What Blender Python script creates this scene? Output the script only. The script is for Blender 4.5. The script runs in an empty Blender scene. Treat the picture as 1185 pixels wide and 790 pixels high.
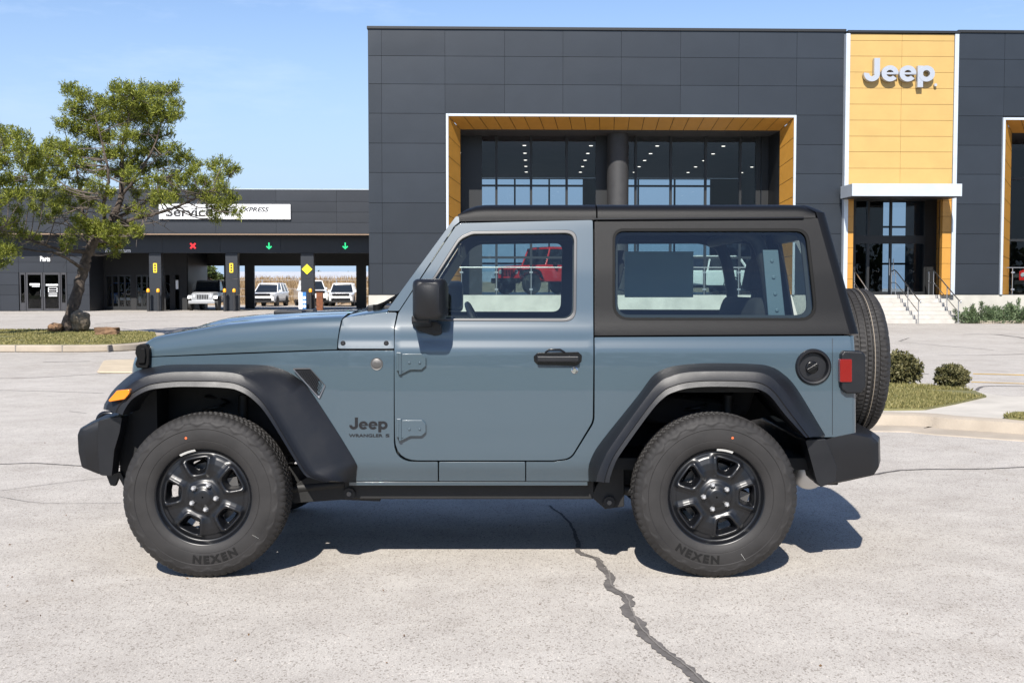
import bpy, bmesh, math, random
import numpy as np
from mathutils import Vector, Matrix, geometry, noise

R = math.radians
random.seed(7)
sc = bpy.context.scene
COL = sc.collection

# ------------------------------------------------------------------ camera, sky, sun
F = 1338.0            # focal length in photo pixels (photo 1185 x 790)
CAM_H = 1.43
PITCH = math.atan(63.0 / F)
cam_d = bpy.data.cameras.new('camera')
cam = bpy.data.objects.new('camera', cam_d)
COL.objects.link(cam)
cam_d.sensor_width = 36.0
cam_d.lens = F / 1185.0 * 36.0
cam_d.clip_start = 0.1
cam_d.clip_end = 3000
cam.location = (0, 0, CAM_H)
cam.rotation_euler = (R(90) - PITCH, 0, 0)
sc.camera = cam

SUN_EL, SUN_AZ = 42.0, 9.0     # sun behind the camera, 9 degrees to its left
world = bpy.data.worlds.new('World')
sc.world = world
world.use_nodes = True
wn, wl = world.node_tree.nodes, world.node_tree.links
wn.clear()
w_out = wn.new('ShaderNodeOutputWorld')
w_bg = wn.new('ShaderNodeBackground')
w_sky = wn.new('ShaderNodeTexSky')
w_sky.sky_type = 'NISHITA'
w_sky.sun_disc = False
w_sky.sun_elevation = R(SUN_EL)
w_sky.sun_rotation = R(180 + SUN_AZ)
w_sky.altitude = 200
w_sky.air_density = 1.0
w_sky.dust_density = 0.15
w_sky.ozone_density = 1.6
w_bg.inputs['Strength'].default_value = 0.074
# thin streaks of high cloud, laid out by direction in the sky
w_tc = wn.new('ShaderNodeTexCoord')
w_map = wn.new('ShaderNodeMapping'); w_map.inputs['Scale'].default_value = (1.6, 1.6, 7.0)
w_map.inputs['Rotation'].default_value = (0.0, 0.16, 0.0)
w_noise = wn.new('ShaderNodeTexNoise'); w_noise.inputs['Scale'].default_value = 2.3
w_noise.inputs['Detail'].default_value = 7; w_noise.inputs['Roughness'].default_value = 0.62
w_ramp = wn.new('ShaderNodeValToRGB')
w_ramp.color_ramp.elements[0].position = 0.50; w_ramp.color_ramp.elements[0].color = (0, 0, 0, 1)
w_ramp.color_ramp.elements[1].position = 0.86; w_ramp.color_ramp.elements[1].color = (1, 1, 1, 1)
w_mul = wn.new('ShaderNodeMath'); w_mul.operation = 'MULTIPLY'; w_mul.inputs[1].default_value = 0.5
w_mix = wn.new('ShaderNodeMix'); w_mix.data_type = 'RGBA'
w_mix.inputs['B'].default_value = (8.2, 8.7, 9.2, 1)
wl.new(w_tc.outputs['Generated'], w_map.inputs['Vector'])
wl.new(w_map.outputs['Vector'], w_noise.inputs['Vector'])
wl.new(w_noise.outputs['Fac'], w_ramp.inputs['Fac'])
wl.new(w_ramp.outputs['Color'], w_mul.inputs[0])
wl.new(w_mul.outputs['Value'], w_mix.inputs['Factor'])
wl.new(w_sky.outputs['Color'], w_mix.inputs['A'])
# cooler white balance of the whole sky, and the pale band of air above the horizon
w_tint = wn.new('ShaderNodeMix'); w_tint.data_type = 'RGBA'; w_tint.blend_type = 'MULTIPLY'; w_tint.inputs['Factor'].default_value = 1
w_tint.inputs['B'].default_value = (0.91, 0.965, 1.11, 1)
w_sep = wn.new('ShaderNodeSeparateXYZ'); wl.new(w_tc.outputs['Generated'], w_sep.inputs[0])
w_hr = wn.new('ShaderNodeMapRange'); w_hr.interpolation_type = 'SMOOTHSTEP'
w_hr.inputs['From Min'].default_value = 0.0; w_hr.inputs['From Max'].default_value = 0.30
w_hr.inputs['To Min'].default_value = 1.0; w_hr.inputs['To Max'].default_value = 0.0
wl.new(w_sep.outputs['Z'], w_hr.inputs['Value'])
w_hz = wn.new('ShaderNodeMix'); w_hz.data_type = 'RGBA'; w_hz.inputs['B'].default_value = (3.75, 5.0, 6.6, 1)
wl.new(w_mix.outputs['Result'], w_tint.inputs['A']); wl.new(w_tint.outputs['Result'], w_hz.inputs['A'])
wl.new(w_hr.outputs['Result'], w_hz.inputs['Factor'])
wl.new(w_hz.outputs['Result'], w_bg.inputs['Color'])
wl.new(w_bg.outputs['Background'], w_out.inputs['Surface'])

sun_d = bpy.data.lights.new('sun', 'SUN')
sun_d.energy = 4.2
sun_d.angle = R(0.5)
sun_d.color = (1.0, 0.95, 0.88)
sun = bpy.data.objects.new('sun', sun_d)
COL.objects.link(sun)
sun_dir = Vector((math.sin(R(SUN_AZ)) * math.cos(R(SUN_EL)), math.cos(R(SUN_AZ)) * math.cos(R(SUN_EL)), -math.sin(R(SUN_EL))))
sun.rotation_euler = sun_dir.to_track_quat('-Z', 'Y').to_euler()
sun.location = (-10, -30, 40)

sc.view_settings.view_transform = 'Standard'
sc.view_settings.look = 'None'
sc.view_settings.gamma = 1.0
sc.view_settings.use_curve_mapping = False
sc.view_settings.exposure = 0.95
sc.render.engine = 'CYCLES'
sc.cycles.max_bounces = 8
sc.cycles.transparent_max_bounces = 16
sc.cycles.use_denoising = True
sc.cycles.sample_clamp_indirect = 6

# ------------------------------------------------------------------ measuring: pixel of the photo + distance -> point
_fw = Vector((0, math.cos(PITCH), -math.sin(PITCH)))
_up = Vector((0, math.sin(PITCH), math.cos(PITCH)))
def ray(px, py):
    return _fw * F + Vector((1, 0, 0)) * (px - 592.5) + _up * (395.0 - py)
def W(px, py, Y):
    d = ray(px, py)
    return Vector((0, 0, CAM_H)) + d * (Y / d.y)
def G(px, py, z=0.0):
    d = ray(px, py)
    return Vector((0, 0, CAM_H)) + d * ((z - CAM_H) / d.z)

# ------------------------------------------------------------------ helpers
def thing(name, label, cat, loc=(0, 0, 0), rz=0.0, group=None, kind=None):
    o = bpy.data.objects.new(name, None)
    COL.objects.link(o)
    o.location = loc
    o.rotation_euler = (0, 0, rz)
    o.empty_display_size = 0.2
    tag(o, label, cat, group, kind)
    return o

def tag(o, label=None, cat=None, group=None, kind=None):
    if label: o['label'] = label
    if cat: o['category'] = cat
    if group: o['group'] = group
    if kind: o['kind'] = kind
    return o

def copy_tree(o, parent=None):
    c = o.copy()
    COL.objects.link(c)
    if parent is not None:
        c.parent = parent
    for ch in list(o.children):
        copy_tree(ch, c)
    return c

def obj(name, bm, mat, parent=None, smooth=None, bevel=0.0, seg=2, shift=None, recalc=True):
    """one mesh object out of a bmesh; smooth = angle in degrees for sharp edges"""
    me = bpy.data.meshes.new(name)
    if shift is not None:
        bmesh.ops.translate(bm, vec=Vector(shift), verts=bm.verts)
    if recalc:
        bmesh.ops.recalc_face_normals(bm, faces=bm.faces)
    bm.to_mesh(me)
    bm.free()
    mats = mat if isinstance(mat, (list, tuple)) else [mat]
    for m in mats:
        me.materials.append(m)
    o = bpy.data.objects.new(name, me)
    COL.objects.link(o)
    if parent is not None:
        o.parent = parent
    if smooth is not None:
        for p in me.polygons:
            p.use_smooth = True
        me.set_sharp_from_angle(angle=R(smooth))
    if bevel:
        b = o.modifiers.new('bevel', 'BEVEL')
        b.width = bevel; b.segments = seg; b.limit_method = 'ANGLE'; b.angle_limit = R(40)
        b.harden_normals = True
        if smooth is None:
            for p in me.polygons:
                p.use_smooth = True
            me.set_sharp_from_angle(angle=R(180))
    return o

def BM():
    return bmesh.new()

def box(bm, x0, x1, y0, y1, z0, z1, mi=0):
    vs = [bm.verts.new((x, y, z)) for x in (x0, x1) for y in (y0, y1) for z in (z0, z1)]
    for f in ((0, 1, 3, 2), (4, 6, 7, 5), (0, 4, 5, 1), (2, 3, 7, 6), (0, 2, 6, 4), (1, 5, 7, 3)):
        bm.faces.new([vs[i] for i in f]).material_index = mi
    return vs

def quad(bm, pts, mi=0):
    f = bm.faces.new([bm.verts.new(p) for p in pts])
    f.material_index = mi
    return f

def tube(bm, pts, r, n=10, caps=True, mi=0):
    pts = [Vector(p) for p in pts]
    rs = r if isinstance(r, (list, tuple)) else [r] * len(pts)
    rings = []
    ref = None
    for i, p in enumerate(pts):
        a = pts[max(i - 1, 0)]; b = pts[min(i + 1, len(pts) - 1)]
        t = (b - a).normalized()
        if ref is None:
            ref = Vector((0, 0, 1)) if abs(t.z) < 0.9 else Vector((1, 0, 0))
        u = t.cross(ref).normalized(); v = u.cross(t).normalized()
        ref = v
        rings.append([bm.verts.new(p + (u * math.cos(2 * math.pi * k / n) + v * math.sin(2 * math.pi * k / n)) * rs[i]) for k in range(n)])
    for a, b in zip(rings, rings[1:]):
        for k in range(n):
            bm.faces.new((a[k], a[(k + 1) % n], b[(k + 1) % n], b[k])).material_index = mi
    if caps:
        bm.faces.new(rings[0][::-1]).material_index = mi
        bm.faces.new(rings[-1]).material_index = mi

def loft(bm, secs, closed=False, cap=False, mi=0):
    rows = [[bm.verts.new(p) for p in s] for s in secs]
    n = len(rows[0])
    for a, b in zip(rows, rows[1:]):
        for k in range(n if closed else n - 1):
            j = (k + 1) % n
            bm.faces.new((a[k], a[j], b[j], b[k])).material_index = mi
    if cap:
        bm.faces.new(rows[0][::-1]).material_index = mi
        bm.faces.new(rows[-1]).material_index = mi
    return rows

def lathe(bm, prof, n=48, axis='Y', c=(0, 0, 0), mi=0, close=False):
    """prof: list of (radius, along-axis)"""
    c = Vector(c)
    rows = []
    for r, a in prof:
        row = []
        for k in range(n):
            t = 2 * math.pi * k / n
            if axis == 'Y': p = Vector((r * math.cos(t), a, r * math.sin(t)))
            elif axis == 'X': p = Vector((a, r * math.cos(t), r * math.sin(t)))
            else: p = Vector((r * math.cos(t), r * math.sin(t), a))
            row.append(bm.verts.new(p + c))
        rows.append(row)
    m = len(rows)
    for i in range(m if close else m - 1):
        a, b = rows[i], rows[(i + 1) % m]
        for k in range(n):
            bm.faces.new((a[k], a[(k + 1) % n], b[(k + 1) % n], b[k])).material_index = mi
    if not close:
        for row in (rows[0], rows[-1]):
            try: bm.faces.new(row).material_index = mi
            except ValueError: pass

def prism(bm, poly, axis, d0, d1, mi=0):
    """poly: 2D points; axis 'Y': (x,z) pushed from y=d0 to d1; 'X': (y,z); 'Z': (x,y)"""
    def P(p, d):
        return {'Y': (p[0], d, p[1]), 'X': (d, p[0], p[1]), 'Z': (p[0], p[1], d)}[axis]
    a = [bm.verts.new(P(p, d0)) for p in poly]
    b = [bm.verts.new(P(p, d1)) for p in poly]
    n = len(poly)
    for k in range(n):
        bm.faces.new((a[k], a[(k + 1) % n], b[(k + 1) % n], b[k])).material_index = mi
    bm.faces.new(a).material_index = mi
    bm.faces.new(b).material_index = mi

def fillet(pts, r, n=5, closed=True):
    """round the corners of a 2D polygon"""
    out = []
    m = len(pts)
    for i in range(m):
        p = Vector(pts[i][:2]); rr = pts[i][2] if len(pts[i]) > 2 else r
        if rr <= 0 or (not closed and i in (0, m - 1)):
            out.append(p); continue
        a = Vector(pts[(i - 1) % m][:2]); b = Vector(pts[(i + 1) % m][:2])
        da, db = (a - p), (b - p)
        la, lb = da.length, db.length
        if la < 1e-6 or lb < 1e-6: continue
        da /= la; db /= lb
        cosang = max(-1, min(1, da.dot(db)))
        ang = math.acos(cosang)
        if ang > R(176): out.append(p); continue
        t = min(rr / math.tan(ang / 2), la * 0.48, lb * 0.48)
        p0, p1 = p + da * t, p + db * t
        for k in range(n + 1):
            s = k / n
            out.append(p0 * (1 - s) ** 2 + p * 2 * s * (1 - s) + p1 * s * s)
    return out

def resample(pts, n, closed=False):
    P = np.array([list(p) for p in pts], float)
    if closed: P = np.vstack([P, P[:1]])
    d = np.r_[0, np.cumsum(np.linalg.norm(np.diff(P, axis=0), axis=1))]
    t = np.linspace(0, d[-1], n + 1)[:-1] if closed else np.linspace(0, d[-1], n)
    return [tuple(np.interp(tt, d, P[:, k]) for k in range(P.shape[1])) for tt in t]

def catmull(pts, n=6):
    P = [Vector(p) for p in pts]
    out = []
    for i in range(len(P) - 1):
        p0 = P[i - 1] if i else P[0] * 2 - P[1]
        p1, p2 = P[i], P[i + 1]
        p3 = P[i + 2] if i + 2 < len(P) else P[-1] * 2 - P[-2]
        for k in range(n):
            t = k / n
            out.append(0.5 * ((2 * p1) + (p2 - p0) * t + (2 * p0 - 5 * p1 + 4 * p2 - p3) * t * t + (3 * p1 - p0 - 3 * p2 + p3) * t ** 3))
    out.append(P[-1])
    return out

def inside(p, poly):
    c = False
    n = len(poly)
    x, y = p
    j = n - 1
    for i in range(n):
        xi, yi = poly[i][0], poly[i][1]; xj, yj = poly[j][0], poly[j][1]
        if (yi > y) != (yj > y) and x < (xj - xi) * (y - yi) / (yj - yi) + xi:
            c = not c
        j = i
    return c

def text_verts(s, size, ext=0.0, offset=0.0, shear=0.0, sx=1.0, spacing=1.0, align='CENTER'):
    """flat lettering: (verts, faces) with x right, y up, z towards the reader"""
    cu = bpy.data.curves.new('lettering', 'FONT')
    cu.body = s; cu.size = size; cu.extrude = ext; cu.offset = offset; cu.shear = shear
    cu.space_character = spacing
    cu.align_x = align; cu.align_y = 'CENTER'
    cu.resolution_u = 5
    o = bpy.data.objects.new('lettering', cu)
    COL.objects.link(o)
    dg = bpy.context.evaluated_depsgraph_get()
    dg.update()
    me = o.evaluated_get(dg).to_mesh()
    vs = [(v.co.x * sx, v.co.y, v.co.z) for v in me.vertices]
    fs = [tuple(p.vertices) for p in me.polygons]
    o.evaluated_get(dg).to_mesh_clear()
    bpy.data.objects.remove(o)
    bpy.data.curves.remove(cu)
    return vs, fs

def add_text(bm, s, size, M, mi=0, **k):
    vs, fs = text_verts(s, size, **k)
    V = [bm.verts.new(M @ Vector(v)) for v in vs]
    for f in fs:
        try: bm.faces.new([V[i] for i in f]).material_index = mi
        except ValueError: pass
def bold_name(bm, place, d0, d1):
    """the four heavy rounded letters of the maker's name; place(x, y, depth) -> point; 4.36 wide, y from -.42 to 1.45"""
    def ring(cx, cy, ro, ri, a0, a1, d, n=26):
        o = [(cx + ro * math.cos(R(a0 + (a1 - a0) * k / n)), cy + ro * math.sin(R(a0 + (a1 - a0) * k / n))) for k in range(n + 1)]
        i = [(cx + ri * math.cos(R(a0 + (a1 - a0) * k / n)), cy + ri * math.sin(R(a0 + (a1 - a0) * k / n))) for k in range(n + 1)]
        F_ = [[bm.verts.new(place(p[0], p[1], dd)) for p in q] for q in (o, i) for dd in (d0, d)]
        ob, of, ib, if_ = F_[0], F_[1], F_[2], F_[3]
        for k in range(n):
            bm.faces.new((of[k], of[k + 1], if_[k + 1], if_[k])); bm.faces.new((ob[k], ob[k + 1], of[k + 1], of[k])); bm.faces.new((ib[k], ib[k + 1], if_[k + 1], if_[k]))
        for k in (0, n): bm.faces.new((of[k], ob[k], ib[k], if_[k]))
    def bar(x0, x1, y0, y1, d):
        a = [bm.verts.new(place(x, y, dd)) for dd in (d0, d) for x, y in ((x0, y0), (x1, y0), (x1, y1), (x0, y1))]
        bm.faces.new(a[4:])
        for k in range(4): bm.faces.new((a[k], a[(k + 1) % 4], a[4 + (k + 1) % 4], a[4 + k]))
    e = (d1 - d0) * .04
    ring(.49, .43, .49, .165, 172, 362, d1)
    bar(.63, .98, .42, 1.45, d1 - e)
    for x in (1.60, 2.70):
        ring(x, .46, .52, .225, 0, 322, d1)
        bar(x - .24, x + .515, .40, .53, d1 - e)
    ring(3.84, .46, .52, .22, -100, 260, d1)
    bar(3.30, 3.64, -.42, .97, d1 - e)
FRONT = Matrix(((1, 0, 0, 0), (0, 0, -1, 0), (0, 1, 0, 0), (0, 0, 0, 1)))   # letters stand up and face -Y
def face_cam(x, y, z):
    return Matrix.Translation((x, y, z)) @ FRONT

# ------------------------------------------------------------------ materials
def new_mat(name):
    m = bpy.data.materials.new(name)
    m.use_nodes = True
    nt = m.node_tree
    return m, nt.nodes, nt.links, nt.nodes['Principled BSDF']

def mat(name, col, rough=0.5, metal=0.0, coat=0.0, spec=0.5, var=0.0, vscale=3.0, bump=0.0, bscale=40.0, emit=0.0, coord='Object', rvar=0.0, detail=5):
    m, n, l, b = new_mat(name)
    b.inputs['Base Color'].default_value = (*col, 1)
    b.inputs['Roughness'].default_value = rough
    b.inputs['Metallic'].default_value = metal
    b.inputs['Specular IOR Level'].default_value = spec
    b.inputs['Coat Weight'].default_value = coat
    b.inputs['Coat Roughness'].default_value = 0.04
    if emit:
        b.inputs['Emission Color'].default_value = (*col, 1)
        b.inputs['Emission Strength'].default_value = emit
    if var or bump or rvar:
        tc = n.new('ShaderNodeTexCoord')
    if var or rvar:
        t = n.new('ShaderNodeTexNoise'); t.inputs['Scale'].default_value = vscale; t.inputs['Detail'].default_value = detail
        t.inputs['Roughness'].default_value = 0.6
        l.new(tc.outputs[coord], t.inputs['Vector'])
    if var:
        mr = n.new('ShaderNodeMapRange')
        mr.inputs['From Min'].default_value = 0.3; mr.inputs['From Max'].default_value = 0.7
        mr.inputs['To Min'].default_value = 1 - var; mr.inputs['To Max'].default_value = 1 + var
        l.new(t.outputs['Fac'], mr.inputs['Value'])
        mx = n.new('ShaderNodeVectorMath'); mx.operation = 'SCALE'
        mx.inputs[0].default_value = col
        l.new(mr.outputs['Result'], mx.inputs['Scale'])
        l.new(mx.outputs['Vector'], b.inputs['Base Color'])
    if rvar:
        mr2 = n.new('ShaderNodeMapRange')
        mr2.inputs['From Min'].default_value = 0.3; mr2.inputs['From Max'].default_value = 0.7
        mr2.inputs['To Min'].default_value = max(0, rough - rvar); mr2.inputs['To Max'].default_value = rough + rvar
        l.new(t.outputs['Fac'], mr2.inputs['Value'])
        l.new(mr2.outputs['Result'], b.inputs['Roughness'])
    if bump:
        t2 = n.new('ShaderNodeTexNoise'); t2.inputs['Scale'].default_value = bscale; t2.inputs['Detail'].default_value = 4
        l.new(tc.outputs[coord], t2.inputs['Vector'])
        bp = n.new('ShaderNodeBump'); bp.inputs['Strength'].default_value = bump; bp.inputs['Distance'].default_value = 0.01
        l.new(t2.outputs['Fac'], bp.inputs['Height'])
        l.new(bp.outputs['Normal'], b.inputs['Normal'])
    return m

def glass_mat(name, tint, ior=1.45, refl=1.0, rough=0.0):
    """a thin tinted pane: clear transmission plus Fresnel reflection"""
    m = bpy.data.materials.new(name)
    m.use_nodes = True
    n, l = m.node_tree.nodes, m.node_tree.links
    n.clear()
    out = n.new('ShaderNodeOutputMaterial')
    tr = n.new('ShaderNodeBsdfTransparent'); tr.inputs['Color'].default_value = (*tint, 1)
    gl = n.new('ShaderNodeBsdfGlossy'); gl.inputs['Roughness'].default_value = rough
    # Schlick's curve on |N.I|, the same from both sides of the thin pane
    geo = n.new('ShaderNodeNewGeometry')
    dt = n.new('ShaderNodeVectorMath'); dt.operation = 'DOT_PRODUCT'
    l.new(geo.outputs['Normal'], dt.inputs[0]); l.new(geo.outputs['Incoming'], dt.inputs[1])
    ab = n.new('ShaderNodeMath'); ab.operation = 'ABSOLUTE'; l.new(dt.outputs['Value'], ab.inputs[0])
    iv = n.new('ShaderNodeMath'); iv.operation = 'SUBTRACT'; iv.inputs[0].default_value = 1.0; iv.use_clamp = True; l.new(ab.outputs[0], iv.inputs[1])
    pw = n.new('ShaderNodeMath'); pw.operation = 'POWER'; pw.inputs[1].default_value = 5.0; l.new(iv.outputs[0], pw.inputs[0])
    r0 = ((ior - 1) / (ior + 1)) ** 2
    fr = n.new('ShaderNodeMath'); fr.operation = 'MULTIPLY_ADD'; fr.inputs[1].default_value = 1 - r0; fr.inputs[2].default_value = r0; l.new(pw.outputs[0], fr.inputs[0])
    ml = n.new('ShaderNodeMath'); ml.operation = 'MULTIPLY'; ml.inputs[1].default_value = refl; ml.use_clamp = True
    mx = n.new('ShaderNodeMixShader')
    l.new(fr.outputs[0], ml.inputs[0]); l.new(ml.outputs[0], mx.inputs[0])
    l.new(tr.outputs[0], mx.inputs[1]); l.new(gl.outputs[0], mx.inputs[2])
    l.new(mx.outputs[0], out.inputs['Surface'])
    return m

MAT = dict(
    paint=mat('grey_blue_paint', (0.045, 0.070, 0.089), 0.28, coat=1.0, spec=0.5),
    plastic=mat('black_textured_plastic', (0.0060, 0.0064, 0.0080), 0.42, bump=0.10, bscale=900, spec=0.45, rvar=0.05, vscale=9),
    plastic_dark=mat('dark_plastic', (0.008, 0.008, 0.009), 0.5),
    hardtop=mat('black_hardtop', (0.0042, 0.0043, 0.0051), 0.47, bump=0.12, bscale=700, spec=0.20),
    gloss_black=mat('gloss_black', (0.005, 0.005, 0.006), 0.22, spec=0.5),
    rim=mat('satin_black_wheel', (0.005, 0.0055, 0.007), 0.34, spec=0.5),
    under=mat('underbody_black', (0.006, 0.006, 0.006), 0.6, var=0.4, vscale=8),
    liner=mat('wheel_liner', (0.0025, 0.0025, 0.003), 0.7),
    seal=mat('window_seal', (0.055, 0.053, 0.052), 0.3, spec=0.7),
    rubber=mat('black_rubber', (0.004, 0.004, 0.004), 0.6, spec=.15),
    chrome=mat('bright_steel', (0.72, 0.72, 0.72), 0.18, metal=1.0),
    steel=mat('brushed_steel', (0.50, 0.50, 0.50), 0.35, metal=1.0),
    iron=mat('cast_iron', (0.13, 0.125, 0.12), 0.5, metal=0.8),
    decal=mat('black_decal', (0.006, 0.006, 0.008), 0.4),
    amber=mat('amber_lens', (0.74, 0.21, 0.008), 0.10, coat=0.8),
    red_lens=mat('red_lens', (0.17, 0.004, 0.005), 0.08, coat=0.8),
    clear_lens=mat('clear_lens', (0.65, 0.67, 0.70), 0.08, metal=0.4, coat=1.0),
    seat=mat('black_cloth', (0.010, 0.010, 0.011), 0.9),
    interior=mat('cabin_trim', (0.010, 0.011, 0.012), 0.7),
    headliner=mat('headliner', (0.018, 0.019, 0.020), 0.9),
    paper=mat('sticker_paper', (0.30, 0.36, 0.38), 0.7),
    white_dec=mat('white_marking', (0.75, 0.74, 0.70), 0.6),
    glass=glass_mat('vehicle_glass', (0.78, 0.87, 0.85), 1.5, 1.5),
    glass_rear=glass_mat('tinted_vehicle_glass', (0.74, 0.84, 0.83), 1.5, 1.6),
    red_dot=mat('orange_dot', (0.7, 0.12, 0.03), 0.6),
)
# ================================================================== GROUND
def ground_mat():
    m, n, l, b = new_mat('worn_concrete_asphalt')
    b.inputs['Roughness'].default_value = 0.9
    b.inputs['Specular IOR Level'].default_value = 0.25
    tc = n.new('ShaderNodeTexCoord')
    def nz(scale, detail=4, rough=.6):
        t = n.new('ShaderNodeTexNoise'); t.inputs['Scale'].default_value = scale; t.inputs['Detail'].default_value = detail; t.inputs['Roughness'].default_value = rough
        l.new(tc.outputs['Object'], t.inputs['Vector']); return t
    def ramp(src, p0, c0, p1, c1):
        r = n.new('ShaderNodeValToRGB')
        r.color_ramp.elements[0].position = p0; r.color_ramp.elements[0].color = (*c0, 1)
        r.color_ramp.elements[1].position = p1; r.color_ramp.elements[1].color = (*c1, 1)
        l.new(src, r.inputs['Fac']); return r
    def mul(a, b_):
        x = n.new('ShaderNodeMix'); x.data_type = 'RGBA'; x.blend_type = 'MULTIPLY'; x.inputs['Factor'].default_value = 1
        l.new(a, x.inputs['A']); l.new(b_, x.inputs['B']); return x.outputs['Result']
    big = ramp(nz(.22, 6, .65).outputs['Fac'], .3, (.400, .370, .333), .72, (.492, .463, .427))
    mid = ramp(nz(2.2, 6, .7).outputs['Fac'], .32, (.86, .85, .84), .68, (1.06, 1.06, 1.05))
    # aggregate: pale and dark stones a centimetre across
    vor = n.new('ShaderNodeTexVoronoi'); vor.inputs['Scale'].default_value = 150
    mp_ = n.new('ShaderNodeMapping'); mp_.inputs['Scale'].default_value = (1.0, .55, 1.0)
    l.new(tc.outputs['Object'], mp_.inputs['Vector']); l.new(mp_.outputs['Vector'], vor.inputs['Vector'])
    sp = n.new('ShaderNodeSeparateColor'); l.new(vor.outputs['Color'], sp.inputs[0])
    agg = ramp(sp.outputs[0], 0.01, (.60, .58, .56), .22, (1, 1, 1))
    agg.color_ramp.elements.new(.90).color = (1.02, 1.02, 1.02, 1)
    agg.color_ramp.elements.new(1.0).color = (1.22, 1.21, 1.19, 1)
    fine = ramp(nz(170, 3, .8).outputs['Fac'], .36, (.66, .65, .64), .62, (1.17, 1.17, 1.17))
    c = mul(mul(big.outputs[0], mid.outputs[0]), mul(agg.outputs[0], fine.outputs[0]))
    # stains
    st = ramp(nz(.7, 8, .75).outputs['Fac'], .53, (1, 1, 1), .76, (.76, .735, .71))
    c = mul(c, st.outputs[0])
    l.new(c, b.inputs['Base Color'])
    bp = n.new('ShaderNodeBump'); bp.inputs['Strength'].default_value = .35; bp.inputs['Distance'].default_value = .006
    l.new(sp.outputs[1], bp.inputs['Height']); l.new(bp.outputs['Normal'], b.inputs['Normal'])
    return m
MAT['ground'] = ground_mat()
bm = BM()
quad(bm, [(-600, -300, 0), (600, -300, 0), (600, 900, 0), (-600, 900, 0)])
tag(obj('ground', bm, MAT['ground']), kind='structure')
# ================================================================== BUILDINGS
class Frame:
    """a building's own axes: u along the front, v into the building, z up"""
    def __init__(s, Y, a): s.Y, s.a, s.c, s.s = Y, a, math.cos(a), math.sin(a)
    def at(s, px, py, v=0.0):
        d = ray(px, py)
        t = (v + s.Y * s.c) / (d.y * s.c - d.x * s.s)
        P = d * t
        return ((P.x) * s.c + (P.y - s.Y) * s.s, v, CAM_H + P.z)
    def u(s, px, v=0.0): return s.at(px, 300, v)[0]
    def z(s, px, py, v=0.0): return s.at(px, py, v)[2]
    def world(s, u, v, z=0.0): return Vector((u * s.c - v * s.s, s.Y + u * s.s + v * s.c, z))
FB = Frame(47.0, R(1.7))
FS = Frame(68.0, R(2.2))

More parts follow.
